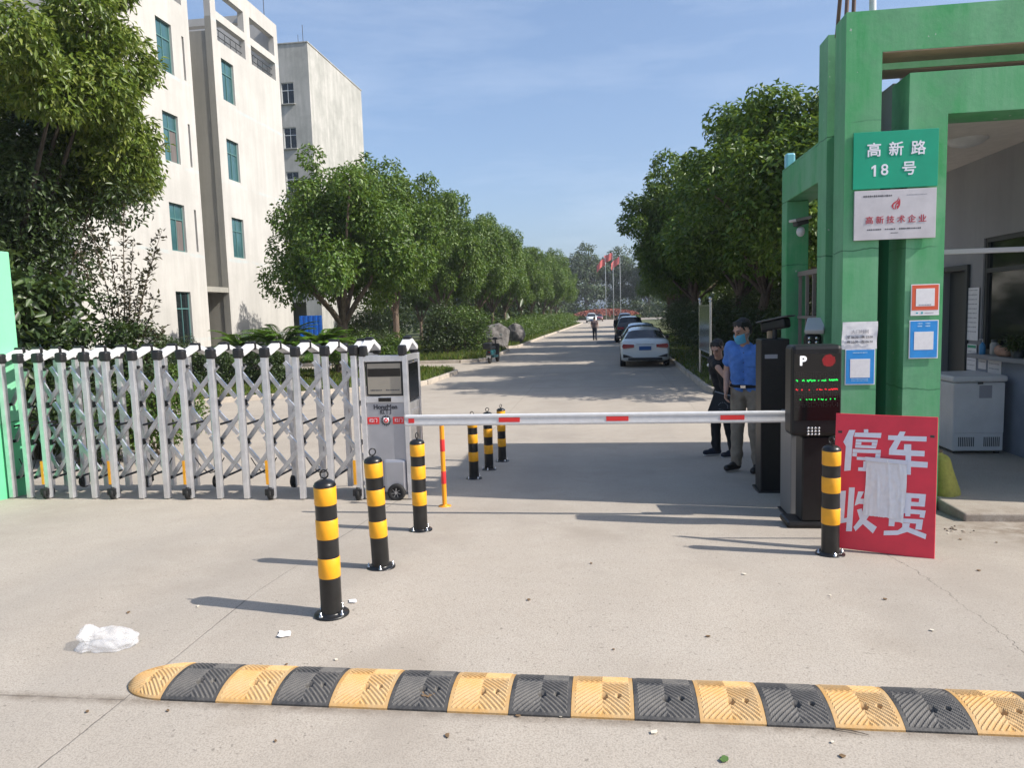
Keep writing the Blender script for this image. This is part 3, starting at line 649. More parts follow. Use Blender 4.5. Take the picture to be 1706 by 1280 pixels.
# cycads and bushes on the near lawn
def cycad(label, loc, r, seed, n=46):
    t = thing('cycad', label, 'cycad', loc, 0, 'cycads on the near lawn'); rr = random.Random(seed)
    MB().lathe([(.16, 0), (.2, .3), (.17, .95), (.1, 1.05)], 12).build('trunk', M_TRUNK, t)
    P = []; T = []; N = []; L = []; mb = MB()
    for k in range(n):
        a = k * 2.39996; el = R(rr.uniform(8, 80)); d = Vector((math.cos(a), math.sin(a), 0)); prev = Vector((0, 0, 1.0)); ln = r * rr.uniform(.85, 1.1); pts = [prev]
        for j in range(1, 13):
            u = j / 12; e2 = el - u * R(75); prev = prev + (d * math.cos(e2) + Vector((0, 0, math.sin(e2)))) * ln / 12; pts.append(prev)
        mb.tube(pts, [.012] * 12 + [.003], 4)
        for j in range(1, 13):
            dirv = (pts[j] - pts[j - 1]).normalized(); s = dirv.cross(Vector((0, 0, 1))).normalized()
            for q in range(2):
                for sg in (-1, 1):
                    P.append(pts[j - 1].lerp(pts[j], q / 2)); T.append(s * sg + dirv * .55 + Vector((0, 0, .25))); N.append(s.cross(dirv)); L.append(.30 * (1 - .55 * abs(j / 12 - .4)))
    mb.build('fronds_rib', M_FROND, t); n = len(P)
    V, F = leaf_arrays(np.array(P), np.array(N) * 1.0, np.array(T), np.array(L), np.full(n, .045), .12)
    o = bpy.data.objects.new('fronds', fast_mesh('fronds', V, F, M_FROND)); COL.objects.link(o); o.parent = t
cycad('bright green cycad on the lawn, leftmost of the cycads, before the entrance recess', (aty(402, 575, 22.2).x, 22.2, .1), 1.25, 1)
cycad('largest bright green cycad, arching below the white building corner', (aty(468, 575, 22.4).x, 22.4, .1), 1.6, 2)
cycad('cycad just left of the nearest road tree trunk, before the blue hoarding', (aty(537, 575, 22.7).x, 22.7, .1), 1.3, 3)
bs = [(-14.6, 23.0, .9, .8, 41, M_LEAFDARK, 'dark clipped bush on the lawn, left of the cycads'), (-12.2, 20.6, 1.0, .7, 42, M_LEAFDARK, 'dark low bush in front of the largest cycad'), (-10.4, 21.3, .9, .7, 43, M_LEAFDARK, 'dark bush in front of the cycad beside the tree trunk'),
      (-9.0, 25.3, 1.1, .85, 44, M_LEAFBUSH, 'bright round bush right of the nearest road tree trunk'), (-7.9, 26.0, .8, .65, 45, M_LEAFBUSH, 'small bright bush behind the gate drive head')]
for x, y, r, h, sd2, m, lb in bs: shrub('round_bush', lb, (x, y, .08), (r, r, h), 5200, .10, .05, m, 18, .42, sd2, 'bush', 'bushes on the near lawn', 8)
hb = [(-11.5, 33.5, 1.3, 1.2, 51, M_LEAFDARK, 'dark bush left of the second road tree trunk'), (-8.0, 35.5, 1.1, 1.1, 52, M_LEAFDARK, 'dark bush beside the third road tree trunk'), (-7.0, 36.0, 1.2, 1.35, 53, M_LEAFBUSH, 'flowering bush left of the scooter'),
      (-8.1, 38, 1.3, 1.5, 54, M_LEAFDARK, 'tall dark bush behind the flowering bush by the scooter'), (-12.0, 38, 1.8, 1.6, 55, M_LEAFDARK, 'wide dark bush under the third road tree')]
for x, y, r, h, sd2, m, lb in hb: shrub('verge_bush', lb, (x, y, .08), (r, r, h), 5600, .13, .065, m, 20, .42, sd2, 'bush', 'bushes on the far-left verge', 8)
# long flowering hedge under the left row
for k, y in enumerate(range(52, 118, 6)):
    x = -6.9 + .028 * (y - 50) * .9
    shrub('flower_hedge', ['pale flowering hedge section %s' % s for s in ('beside the smaller boulder', 'just past the smaller boulder', 'under the sixth left tree', 'between the sixth and seventh left trees', 'under the seventh left tree', 'between the seventh and eighth left trees', 'under the eighth left tree', 'just before the ninth left tree', 'under the ninth left tree', 'just before the tenth left tree', 'nearest the parked white car')][k],
          (x, y, .08), (1.0, 3.3, .8), 3600, .16, .08, M_LEAFBUSH, 20, .5, 60 + k, 'hedge', 'flowering hedge on the left verge', 6)
# hedge masses on the right verge
rh = [(4.6, 21.5, .9, 1.0, 'dark hedge bush behind the notice board'), (4.3, 26, 1.0, 1.1, 'dark hedge bush right of the parked white sedan'), (4.4, 29.5, 1.0, 1.2, 'dark hedge bush right of the pale blue car'), (4.6, 34, 1.1, 1.2, 'dark hedge bush beside the third right-hand tree'), (4.7, 40, 1.2, 1.3, 'dark hedge bush beside the dark van'),
      (5.0, 48, 1.3, 1.3, 'dark hedge bush beyond the dark van'), (8.5, 19.5, 1.4, 1.2, 'dark hedge bush behind the gatehouse corner'), (7.2, 24, 1.4, 1.5, 'dark hedge bush deep behind the notice board'), (7.4, 29, 1.5, 1.6, 'dark hedge bush deep behind the white sedan'), (7.6, 36, 1.7, 1.7, 'dark hedge bush deep behind the pale blue car'), (7.5, 45, 1.8, 1.8, 'dark hedge bush deep behind the dark van')]
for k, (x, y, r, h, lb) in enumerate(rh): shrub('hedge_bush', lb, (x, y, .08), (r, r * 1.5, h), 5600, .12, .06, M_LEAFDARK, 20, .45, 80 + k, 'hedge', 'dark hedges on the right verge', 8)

# ================================================================== BUILDINGS
def cut_wall(mb, axis, c0, c1, u0, u1, z0, z1, holes, mi=0):
    """wall slab between c0..c1 on its thin axis, with rectangular holes (u0,u1,z0,z1)"""
    us = sorted({u0, u1, *[h[0] for h in holes], *[h[1] for h in holes]}); zs = sorted({z0, z1, *[h[2] for h in holes], *[h[3] for h in holes]})
    us = [u for u in us if u0 <= u <= u1]; zs = [z for z in zs if z0 <= z <= z1]
    for i in range(len(us) - 1):
        j = 0
        while j < len(zs) - 1:
            def solid(j): 
                um, zm = (us[i] + us[i + 1]) / 2, (zs[j] + zs[j + 1]) / 2
                return not any(h[0] < um < h[1] and h[2] < zm < h[3] for h in holes)
            if not solid(j): j += 1; continue
            k = j
            while k + 1 < len(zs) - 1 and solid(k + 1): k += 1
            a, b = us[i], us[i + 1]
            if axis == 'x': mb.box((c0, a, zs[j]), (c1, b, zs[k + 1]), mi)
            else: mb.box((a, c0, zs[j]), (b, c1, zs[k + 1]), mi)
            j = k + 1
def window(parent, axis, c, sgn, u0, u1, z0, z1, glass, frame, trans=.68, mull=.5, open_side=None, sill=True, name='window'):
    """framed window set back in a wall hole; c = plane of the frame, sgn = outward direction"""
    def bx(mb, ua, ub, za, zb, d0, d1, mi=0):
        lo, hi = sorted((c + sgn * d0, c + sgn * d1))
        if axis == 'x': mb.box((lo, ua, za), (hi, ub, zb), mi)
        else: mb.box((ua, lo, za), (ub, hi, zb), mi)
    f = MB(); t = .05
    bx(f, u0, u0 + t, z0, z1, 0, .06); bx(f, u1 - t, u1, z0, z1, 0, .06); bx(f, u0 + t, u1 - t, z0, z0 + t, 0, .06); bx(f, u0 + t, u1 - t, z1 - t, z1, 0, .06)
    zt = z0 + (z1 - z0) * trans; um = u0 + (u1 - u0) * mull
    bx(f, u0 + t, u1 - t, zt - t * .5, zt + t * .5, 0.005, .065); bx(f, um - t * .4, um + t * .4, z0 + t, zt - t * .5, 0.008, .062); bx(f, um - t * .4, um + t * .4, zt + t * .5, z1 - t, 0.008, .05)
    fo = f.build(name, frame, parent)
    gl = MB(); bx(gl, u0 + t, um - t * .4, z0 + t, zt - t * .5, .015, .03, 0)
    bx(gl, um + t * .4, u1 - t, z0 + t, zt - t * .5, .015, .03, 1 if open_side else 0); bx(gl, u0 + t, um - t * .4, zt + t * .5, z1 - t, .015, .03, 0); bx(gl, um + t * .4, u1 - t, zt + t * .5, z1 - t, .015, .03, 0)
    gl.build('pane', [glass, M_CURTAIN], fo)
    if sill:
        s = MB(); bx(s, u0 - .06, u1 + .06, z0 - .07, z0 - .002, .10, .30); s.build('sill', M_GREYWALL, fo)
    return fo

def building_a():
    root = thing('factory_building', 'tall white rendered building on the left with teal windows and an open-framed roof parapet', 'building', (-17, 30, 0))
    o = Vector((17, -30, 0))
    X = 0.0; Y = lambda y: y - 30
    lw = [(14.0, 12.05), (10.45, 8.55), (6.92, 5.02), (3.40, 1.25)]; rw = [(14.03, 12.2), (10.48, 8.65), (6.93, 5.1)]
    def hole(p, q): a = atx(*p, -17); b = atx(*q, -17); return (Y(a.y), Y(b.y), b.z, a.z)
    par = [hole((357, 9), (405.5, 63)), hole((417, 55), (455.5, 98)), hole((368, -14), (404, 30)), hole((415, 27), (453.5, 67))]
    y1a = max(par[0][1], par[2][1]); y0a = min(par[0][0], par[2][0])
    zl0, zl1 = 14.72, 15.62; zu0, zu1 = 15.98, 16.95
    ya0, ya1, yb0, yb1 = Y(31.75), Y(34.35), Y(34.95), Y(37.6)
    par = [(ya0, ya1, zl0, zl1), (yb0, yb1, zl0, zl1), (ya0, ya1, zu0, zu1), (yb0, yb1, zu0, zu1)]
    # right block facade
    hr = [(Y(31.95), Y(33.05), b, t) for t, b in rw] + par
    mb = MB(); cut_wall(mb, 'x', -.3, 0, Y(31.3), Y(38.03), 0, 17.7, hr)
    # left block facade
    hl = [(Y(27.1), Y(28.15), b, t) for t, b in lw] + [(Y(28.85), Y(29.0), z, z + 1.75) for z in (12.1, 8.6, 5.1)] + [(Y(25.0), Y(29.0), 15.1, 16.1)]
    cut_wall(mb, 'x', -.3, 0, Y(21.7), Y(29.45), 0, 19.5, hl)
    # end wall toward the street
    he = [(-2.2, -1.1, 5.0, 6.9), (-2.2, -1.1, 8.5, 10.4), (-2.2, -1.1, 1.4, 3.3), (-4.6, -3.5, 5.0, 6.9), (-4.6, -3.5, 8.5, 10.4)]
    cut_wall(mb, 'y', Y(21.7), Y(22.0), -12, -.3, 0, 19.5, he)
    # far end, back, roof slabs, recess
    mb.box((-12, Y(37.73), 0), (-.3, Y(38.03), 17.7)); mb.box((-12.3, Y(21.7), 0), (-12.0, Y(38.03), 14.4))
    mb.box((-12, Y(22.0), 14.35), (-.3, Y(29.15), 14.55)); mb.box((-12, Y(31.6), 14.35), (-.3, Y(37.73), 14.55))
    mb.box((-12, Y(29.15), 3.6), (-.3, Y(29.45), 15.0))
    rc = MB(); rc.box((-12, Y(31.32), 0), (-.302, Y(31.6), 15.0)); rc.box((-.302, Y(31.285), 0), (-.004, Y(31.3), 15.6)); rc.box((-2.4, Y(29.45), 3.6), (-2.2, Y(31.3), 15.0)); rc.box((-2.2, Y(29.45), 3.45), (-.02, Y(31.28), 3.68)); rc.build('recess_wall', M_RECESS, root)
    mb.box((-5, Y(29.15), 0), (-1.6, Y(29.45), 3.6)); mb.box((-5.2, Y(29.45), 0), (-5.0, Y(31.3), 3.6))
    mb.box((-12, Y(34.2), 14.55), (-11.7, Y(37.7), 17.6)); mb.box((-4.3, Y(31.6), 16.95), (-.3, Y(32.0), 17.3)); mb.box((-4.3, Y(35.5), 16.95), (-.3, Y(35.9), 17.3))
    mb.build('wall', M_WHITEWALL, root)
    for t, b in rw: window(root, 'x', -.16, 1, Y(31.95), Y(33.05), b, t, M_GLASSG, M_FRAMEG, sill=False)
    for k, (t, b) in enumerate(lw):
        window(root, 'x', -.16, 1, Y(27.1), Y(28.15), b, t, M_GLASSD if k == 3 else M_GLASSG, M_FRAMEG, open_side=k in (1, 2), sill=False)
    for h in he: window(root, 'y', Y(21.86), -1, *h, M_GLASSG, M_FRAMEG, sill=False)
    for z in (12.1, 8.6, 5.1):
        s = MB(); s.box((-.2, Y(28.855), z + .005), (-.15, Y(28.995), z + 1.745)); s.build('slit_window', M_FRAMED, root)
    for (a, b, z0, z1) in par[:2] + [(Y(25.0), Y(29.0), 15.1, 16.1)]:
        r = MB()
        for zz in (z0 + .32, z0 + .62): r.tube([(-.2, a - .02, zz), (-.2, b + .02, zz)], .022, 6)
        n = 5
        for k in range(1, n): yk = a + (b - a) * k / n; r.tube([(-.2, yk, z0 - .02), (-.2, yk, z0 + .62)], .018, 6)
        r.build('roof_railing', M_FRAMED, root)
    # lit doorway panel deep in the recess
    d = MB(); d.box((-2.3, Y(29.5), .05), (-2.22, Y(30.3), 2.3)); d.build('entrance_door', M_GREYWALL, root)
    MB().tube([(-.3, Y(37.3), 17.7), (-.3, Y(37.3), 19.1)], .02, 6).build('lightning_rod', M_FRAMED, root)
building_a()

def building_b():
    root = thing('factory_building', 'grey-white building farther back with a stained top corner and a blank sunlit side', 'building', (-22.6, 56, 0))
    mb = MB(); wz = [(20.69, 19.07), (17.26, 15.64), (13.83, 12.2), (10.4, 8.77), (6.97, 5.3)]
    hol = [(-2.35, -1.32, b, t) for t, b in wz] + [(-5.6, -4.5, b, t) for t, b in wz] + [(-6.0, -1.3, 0, 3.5)]
    cut_wall(mb, 'y', 0, .3, -18, -.3, 0, 23.6, hol)
    mb.box((-.3, 0, 0), (0, 12.6, 23.6)); mb.box((-18, 12.3, 0), (-.3, 12.6, 23.6)); mb.box((-18, .3, 22.4), (-.3, 12.3, 22.6)); mb.box((-18.3, 0, 0), (-18, 12.6, 23.6))
    mb.box((-17, 5, 0), (-.35, 5.2, 3.5))
    mb.build('wall', M_GREYWALL, root)
    for t, b in wz:
        for u in (-2.35, -5.6): window(root, 'y', .14, -1, u, u + 1.05, b, t, M_GLASSD, M_FRAMEW, trans=.64)
    c = MB(); c.box((-18.05, -.06, 23.6), (.05, 12.65, 23.68)); c.build('coping', M_GREYWALL, root)
    MB().tube([(-.4, .2, 23.68), (-.4, .2, 25.0)], .025, 6).tube([(-.8, .2, 23.68), (-.8, .2, 24.3)], .02, 6).build('lightning_rod', M_FRAMED, root)
    ac = thing('air_conditioner', 'outdoor air conditioner unit on the sunlit side of the farther building', 'air conditioner', (-22.6, 66.8, 2.3))
    MB().box((.25, -.42, -.3), (.6, .42, .3), 0, .02).build('casing', M_WHITEPL, ac)
    f = MB(); M = Matrix.Translation((.6, .1, 0)) @ Matrix.Rotation(math.pi / 2, 4, 'Y')
    f.lathe([(.24, 0), (.24, .012), (.2, .02), (0, .02)], 20, 0, M); f.build('fan_grille', M_FRAMED, ac)
    b = MB()
    for y in (-.3, .3): b.bar((0, y, -.34), (.6, y, -.34), .05, .05); b.bar((0.02, y, -.75), (.5, y, -.36), .04, .04)
    b.build('bracket', M_FRAMED, ac)
    bh = thing('hoarding', 'bright blue sheet hoarding in front of the ground floor opening', 'hoarding', (-22.5, 53.6, 0))
    p = MB()
    for k in range(9): p.box((-1.0 + k * .2, (k % 2) * .03, .05), (-.8 + k * .2, .03 + (k % 2) * .03, 2.4))
    p.build('sheet', M_BLUEHOARD, bh)
    q = MB()
    for x in (-.95, -.1, .72): q.tube([(x, .09, 0), (x, .09, 2.1)], .03, 8)
    q.build('post', M_FRAMED, bh)
building_b()

# ------------------------------------------------------------------ gatehouse
FL = 0.44
def gatehouse():
    root = thing('gatehouse', 'green painted concrete gatehouse with double frame portal and shaded porch on the right', 'gatehouse', (2.0, 6.45, .3))
    o = Vector((-2.0, -6.45, -.3))
    def B(name, m, boxes, bev=.008, parent=root):
        mb = MB()
        for lo, hi in boxes: mb.box(Vector(lo) + o, Vector(hi) + o, 0, bev)
        return mb.build(name, m, parent)
    # front frame, rear frame: pillar and beam in one outline each
    def frame(y0, y1, x0, x1, z0, z1, xr=9.0):
        mb = MB(); poly = [(x0, .1), (x1, .1), (x1, z0), (xr, z0), (xr, z1), (x0, z1)]
        M = Matrix(((1, 0, 0, o.x), (0, 0, 1, o.y), (0, 1, 0, o.z), (0, 0, 0, 1)))
        mb.prism(poly, y0, y1, M); return mb
    frame(6.45, 6.73, 2.0, 2.283, 4.17, 4.5).build('front_frame', M_GREEN, root)
    frame(6.94, 7.2, 2.0, 2.283, 4.17, 4.5).build('rear_frame', M_GREEN, root)
    B('soffit_strip', M_SOFFIT, [((2.29, 6.452, 4.16), (9, 6.728, 4.169))], 0)
    B('soffit_strip', M_SOFFIT, [((2.29, 6.942, 4.16), (9, 7.198, 4.169))], 0)
    frame(6.455, 6.82, 2.5, 2.8, 3.65, 3.99).build('porch_frame', M_GREEN, root)
    B('porch_pier', M_GREENSHADE, [((2.5, 6.825, .1), (2.8, 7.3, 3.36))])
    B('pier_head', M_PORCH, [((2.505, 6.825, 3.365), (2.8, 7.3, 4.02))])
    B('link_wall', M_GREENSHADE, [((2.3, 7.21, .1), (2.495, 7.29, 3.3))], .004)
    # side frame by the road
    B('side_beam', M_GREEN, [((2.003, 7.205, 3.27), (2.3, 8.6, 3.64))])
    B('side_pillar', M_GREEN, [((2.003, 8.375, .0), (2.235, 8.6, 3.268))])
    # roof slab with its white underside
    B('roof', M_PORCH, [((2.62, 6.83, 3.80), (9.0, 10.8, 4.08))])
    B('porch_ceiling', M_CEIL, [((2.64, 6.84, 3.775), (4.397, 10.78, 3.797))], 0)
    lamp = MB(); lamp.lathe([(0, -.075), (.08, -.07), (.15, -.045), (.19, -.012), (.195, 0)], 28, 0, Matrix.Translation(Vector((3.72, 8.15, 3.774)) + o)); lamp.build('ceiling_lamp', M_WHITEPL, root)
    B('roof_post', M_GREENSHADE, [((8.6, 10.4, 0), (8.9, 10.75, 3.8))])
    # guard room
    mb = MB(); cut_wall(mb, 'x', 4.4 + o.x, 4.62 + o.x, 6.2 + o.y, 10.8 + o.y, .1 + o.z, 3.8 + o.z,
                        [(9.5 + o.y, 10.2 + o.y, FL + o.z, 2.5 + o.z), (7.15 + o.y, 9.15 + o.y, 1.5 + o.z, 2.84 + o.z)])
    mb.box(Vector((4.62, 6.2, .1)) + o, Vector((9, 6.40, 3.8)) + o); mb.box(Vector((4.62, 10.6, .1)) + o, Vector((9, 10.8, 3.8)) + o); mb.box(Vector((8.8, 6.40, .1)) + o, Vector((9, 10.6, 3.8)) + o)  # out-of-view front end, set forward so that it shades the porch floor
    mb.build('guard_room', M_PORCH, root)
    B('dado', mat('blue_grey_dado', (0.22, 0.25, 0.31), 0.8, var=0.1, vscale=3), [((4.388, 6.43, FL + .002), (4.398, 9.49, 1.44))], 0)
    window(root, 'x', 4.48 + o.x, -1, 7.15 + o.y, 9.15 + o.y, 1.5 + o.z, 2.84 + o.z, M_GLASSD, M_FRAMED, trans=.72, mull=.45, sill=False)
    B('sill', M_PORCH, [((4.27, 7.1, 1.45), (4.47, 9.2, 1.5))])
    dr = B('door', M_FRAMED, [((4.5, 9.51, FL), (4.54, 10.19, 2.49))]); B('handle', M_STEEL, [((4.46, 9.6, 1.4), (4.498, 9.64, 1.55))], .005, dr)
    B('door_trim', M_FRAMED, [((4.36, 9.44, FL), (4.399, 9.5, 2.56)), ((4.36, 10.2, FL), (4.399, 10.26, 2.56)), ((4.36, 9.5, 2.5), (4.399, 10.2, 2.56))], .004)
    B('conduit_bar', mat('pale_conduit', (0.45, 0.43, 0.43), .6), [((2.805, 6.9, 2.54), (9, 6.95, 2.585))], .006)
    # guard rail beside the road
    rl = MB(); f = lambda x, y, z: Vector((x, y, z)) + o
    for y in (7.23, 7.55, 7.8, 8.05, 8.33): rl.bar(f(2.14, y, .3), f(2.14, y, 2.46), .03, .03)
    for z in (2.47, 2.0, 1.55, .9): rl.bar(f(2.14, 7.21, z), f(2.14, 8.37, z), .04, .05 if z > 2.4 else .03)
    rl.build('side_railing', mat('grey_brown_rail', (0.2, 0.17, 0.15), .6), root)
    # corrugated sheet over the roof
    cs = MB(); n = 120; x0, x1 = 3.0, 9.0; vs = []
    for i in range(n * 2 + 1):
        x = x0 + (x1 - x0) * i / (n * 2); y = 8.0 + .02 * math.sin(i * math.pi / 2.5)
        vs += [Vector((x, y, 4.085)) + o, Vector((x, y, 4.5)) + o]
    cs.add(vs, [(2 * i, 2 * i + 2, 2 * i + 3, 2 * i + 1) for i in range(n * 2)], 0, False); cs.build('corrugated_sheet', M_CORR, root)
    rd = MB()
    for a, b in ((aty(1394, 62, 6.9), aty(1403, -40, 6.6)), (aty(1410, 25, 6.55), aty(1415, -60, 6.55)), (aty(1422, 22, 6.6), aty(1425, -60, 6.6))): rd.tube([a + o, b + o], .017, 8)
    rd.build('rebar_rod', mat('rusty_rod', (0.14, 0.09, 0.075), .8), root)
    MB().tube([aty(1454, 22, 6.6) + o, aty(1454, -60, 6.6) + o], .028, 10).build('roof_pipe', M_WHITEPL, root)
    # small blue lamp on the side beam and dome camera under it
    lm = MB(); lm.box((-.05, -.05, 0), (.05, .05, .16), 0, .02); 
    bl = thing('wall_lamp', 'small pale blue lamp on top of the green side beam', 'lamp', (2.06, 8.5, 3.64)); lm.build('lamp_body', mat('pale_blue_plastic', (.2, .5, .6), .4), bl); MB().box((-.02, -.02, -.0), (.02, .02, .02)).build('foot', M_FRAMED, bl)
    cm = thing('surveillance_camera', 'small white surveillance camera fixed on the shaded green pillar', 'camera', (2.11, 8.37, 2.98))
    MB().bar((0, 0, .02), (0, -.12, .02), .03, .03).build('arm', M_FRAMED, cm); MB().bar((-.10, -.2, .05), (.09, -.1, .09), .11, .03, bev=.008).build('sun_shield', M_ALUD, cm)
    MB().ell((0, -.15, -.06), (.045, .045, .055)).build('lens_dome', M_WHITEPL, cm); MB().bar((-.07, -.19, .02), (.07, -.11, .055), .07, .06, bev=.01).build('housing', M_FRAMED, cm)
    # floor slab of the porch
    fs = MB(); fs.box((2.82, 6.02, -.1), (9.0, 10.8, FL), 0, .015); structure(fs.build('porch_floor', M_CONC))
gatehouse()

def gate_pillar():
    X0, YB = -6.40, 7.17; top = atx(17, 420, X0).z
    t = thing('gate_pillar', 'mint green gate pillar at the left edge of the sliding gate', 'pillar', (X0, YB, .3))
    MB().box((-.9, -1.1, .82), (0, 0, top - .3), 0, .01).build('shaft', M_MINT, t)
    MB().box((-.9, -1.1, -.3), (-.004, -.004, .818), 0, .01).build('plinth', M_MINTLOW, t)
gate_pillar()

# ------------------------------------------------------------------ signs and papers on the gatehouse
def board(name, label, cat, x0, x1, z0, z1, y, m, th=.012, group=None):
    t = thing(name, label, cat, ((x0 + x1) / 2, y, (z0 + z1) / 2), 0, group)
    hw, hh = (x1 - x0) / 2, (z1 - z0) / 2
    MB().box((-hw, -th, -hh), (hw, 0, hh), 0, .002).build('panel', m, t); return t, hw, hh
t, hw, hh = board('road_sign', 'green address board with white characters, topmost sign on the gatehouse pillars', 'sign', 2.065, 2.725, 3.075, 3.535, 6.444, M_ROADGREEN, .012)
for i, ch in enumerate('高新路'): text(ch, .118, M_SIGNWHITE, t, (-.17 + i * .172, -.0135, .075), bold=.0022, name='character')
text('8', .125, M_SIGNWHITE, t, (-.085, -.0135, -.085), bold=.0018, name='character')
e = MB(); e.prism([(-.004, -.046), (.013, -.046), (.013, .046), (.0, .046), (-.022, .03), (-.022, .012), (-.004, .024)], 0, .0015, Matrix.Translation((-.165, -.0125, -.085)) @ Matrix.Rotation(math.pi / 2, 4, 'X')); e.build('character', M_SIGNWHITE, t)
text('', .1, M_SIGNWHITE, t, (0, 0, 0)) if False else None; text('号', .118, M_SIGNWHITE, t, (.105, -.0135, -.085), bold=.0022, name='character')
t, hw, hh = board('plaque', 'silver plaque with a red flame emblem and red characters under the green address board', 'plaque', 2.075, 2.715, 2.655, 3.06, 6.44, M_PLAQUE, .018)
for i, ch in enumerate('高新技术企业'): text(ch, .066, M_PLAQUERED, t, (-.2 + i * .083, -.0195, -.045), bold=.0004, name='character')
e = MB(); M = Matrix.Translation((.005, -.018, .085)) @ Matrix.Rotation(math.pi / 2, 4, 'X') @ Matrix.Diagonal((.9, .9, 1, 1))
e.prism([(.028, .062), (.012, .032), (-.02, .012), (-.038, -.012), (-.032, -.03), (-.018, -.048), (-.012, -.048), (-.02, -.028), (-.018, -.006), (.0, .01), (.02, .026)], 0, .0015, M)
e.prism([(.032, .048), (.028, .03), (.008, .012), (-.004, -.012), (-.008, -.048), (.0, -.048), (.004, -.016), (.014, .0), (.022, -.004), (.02, -.014), (.008, -.018), (.008, -.026), (.012, -.048), (.02, -.044), (.036, -.018), (.04, .012), (.038, .034)], 0, .0015, M)
e.build('flame_emblem', M_PLAQUERED, t)
e = MB(); dashes(e, -.25, -.02, -.0185, .155, 14, .017, seed=1); e.build('small_print', M_INK, t)
e = MB(); dashes(e, .09, .25, -.0185, .155, 18, .006, seed=2); e.build('small_print', M_PALEINK, t)
e = MB(); dashes(e, -.215, -.1, -.0185, -.118, 8, .013, seed=3); dashes(e, -.075, .01, -.0185, -.118, 6, .013, seed=4); dashes(e, .035, .21, -.0185, -.118, 11, .013, seed=5); dashes(e, -.03, .03, -.0185, -.15, 6, .007, seed=6); e.build('small_print', M_INK, t)

def rect(p, q, y): a = aty(*p, y); b = aty(*q, y); return a.x, b.x, b.z, a.z
def paper_mesh(hw, hh, amp, seed, nx=14, nz=18, curl=.0):
    r = np.random.default_rng(seed); mb = MB(); vs = []
    ph = r.uniform(0, 6, 6)
    for j in range(nz + 1):
        for i in range(nx + 1):
            u = i / nx; v = j / nz
            d = amp * .9 * (1 - abs(math.sin(u * 11 + v * 1.6 + ph[4]))) ** 3 + amp * .5 * (1 - abs(math.sin(v * 13 - u * 4 + ph[5]))) ** 5 + amp * .6 * (math.sin(u * 17 + v * 4 + ph[0]) * .5 + math.sin(u * 31 - v * 3 + ph[1]) * .3 + math.sin(v * 9 + u * 5 + ph[2]) * .4) + r.normal(0, amp * .12)
            jag = (r.uniform(-.02, .02) * hh if j in (0,) else 0)
            vs.append((-hw + 2 * hw * u + math.sin(v * 5 + ph[3]) * .004, -abs(d) - .002 - curl * (1 - v) ** 3, -hh + 2 * hh * v + jag))
    n = nx + 1; mb.add(vs, [(j * n + i, j * n + i + 1, (j + 1) * n + i + 1, (j + 1) * n + i) for j in range(nz) for i in range(nx)], 0, True); return mb
x0, x1, z0, z1 = rect((1403, 537), (1461, 581), 6.444)
nt_ = thing('paper_notice', 'wrinkled white opening hours sheet taped on the left green pillar above the blue poster', 'notice', ((x0 + x1) / 2, 6.444, (z0 + z1) / 2)); hw, hh = (x1 - x0) / 2, (z1 - z0) / 2
paper_mesh(hw, hh, .004, 3).build('sheet', M_PAPER, nt_)
text('大门时间', .036, M_PALEINK, nt_, (0, -.012, .03), name='printed_line'); text('早 06:30—晚 22:00', .026, M_INK, nt_, (0, -.012, -.015), name='printed_line'); text('晚 22:30—早 06:30', .026, M_INK, nt_, (0, -.012, -.055), name='printed_line')
def poster(label, p, q, m, layout, seed):
    x0, x1, z0, z1 = rect(p, q, 6.444); t = thing('payment_poster', label, 'poster', ((x0 + x1) / 2, 6.444, (z0 + z1) / 2), 0); hw, hh = (x1 - x0) / 2, (z1 - z0) / 2
    MB().box((-hw, -.003, -hh), (hw, 0, hh)).build('backing', M_PAPER, t)
    b = .008; zb = -hh + (.045 if layout == 'red' else b)
    MB().box((-hw + b, -.0045, zb), (hw - b, -.003, hh - b)).build('print', m, t)
    zc = .02 if layout == 'red' else -.012; s = hw * .66
    MB().box((-s, -.006, zc - s), (s, -.0045, zc + s), 0, .0006).build('white_panel', M_PAPER, t)
    e = MB()
    if layout == 'blue2': dashes(e, -.05, -.012, -.005, hh - .028, 4, .012, seed=seed); dashes(e, .012, .05, -.005, hh - .028, 4, .012, seed=seed + 1); dashes(e, -.05, -.012, -.005, hh - .05, 4, .012, seed=seed + 2); dashes(e, .012, .05, -.005, hh - .05, 4, .012, seed=seed + 3); e.build('pale_print', M_PALEBLUE, t)
    elif layout == 'blue1': dashes(e, -.06, .06, -.005, hh - .032, 12, .009, seed=seed); dashes(e, -.07, .07, -.005, -hh + .05, 12, .006, seed=seed + 1); dashes(e, -.07, .07, -.005, -hh + .036, 12, .005, seed=seed + 2); e.build('pale_print', M_PALEBLUE, t)
    else: dashes(e, -.07, -.045, -.0035, -hh + .022, 1, .016, seed=seed); dashes(e, -.03, -.005, -.0035, -hh + .022, 1, .018, seed=seed + 1); e.build('teal_print', M_TEAL, t); e = MB(); dashes(e, .0, .07, -.0035, -hh + .022, 9, .006, seed=seed + 4); dashes(e, -.05, .05, -.0065, zc - s + .012, 8, .008, seed=seed + 5); e.build('grey_print', M_PALEINK, t)
poster('blue poster with a white square taped on the left green pillar below the paper notice', (1408, 582), (1457, 641), M_POSTBLUE, 'blue1', 11)
poster('orange-red poster with a white square and white foot strip on the right green pillar', (1518, 474), (1564, 525), M_POSTRED, 'red', 21)
poster('blue poster with two rows of pale print on the right green pillar', (1515, 534), (1562, 597), M_POSTBLUE, 'blue2', 31)

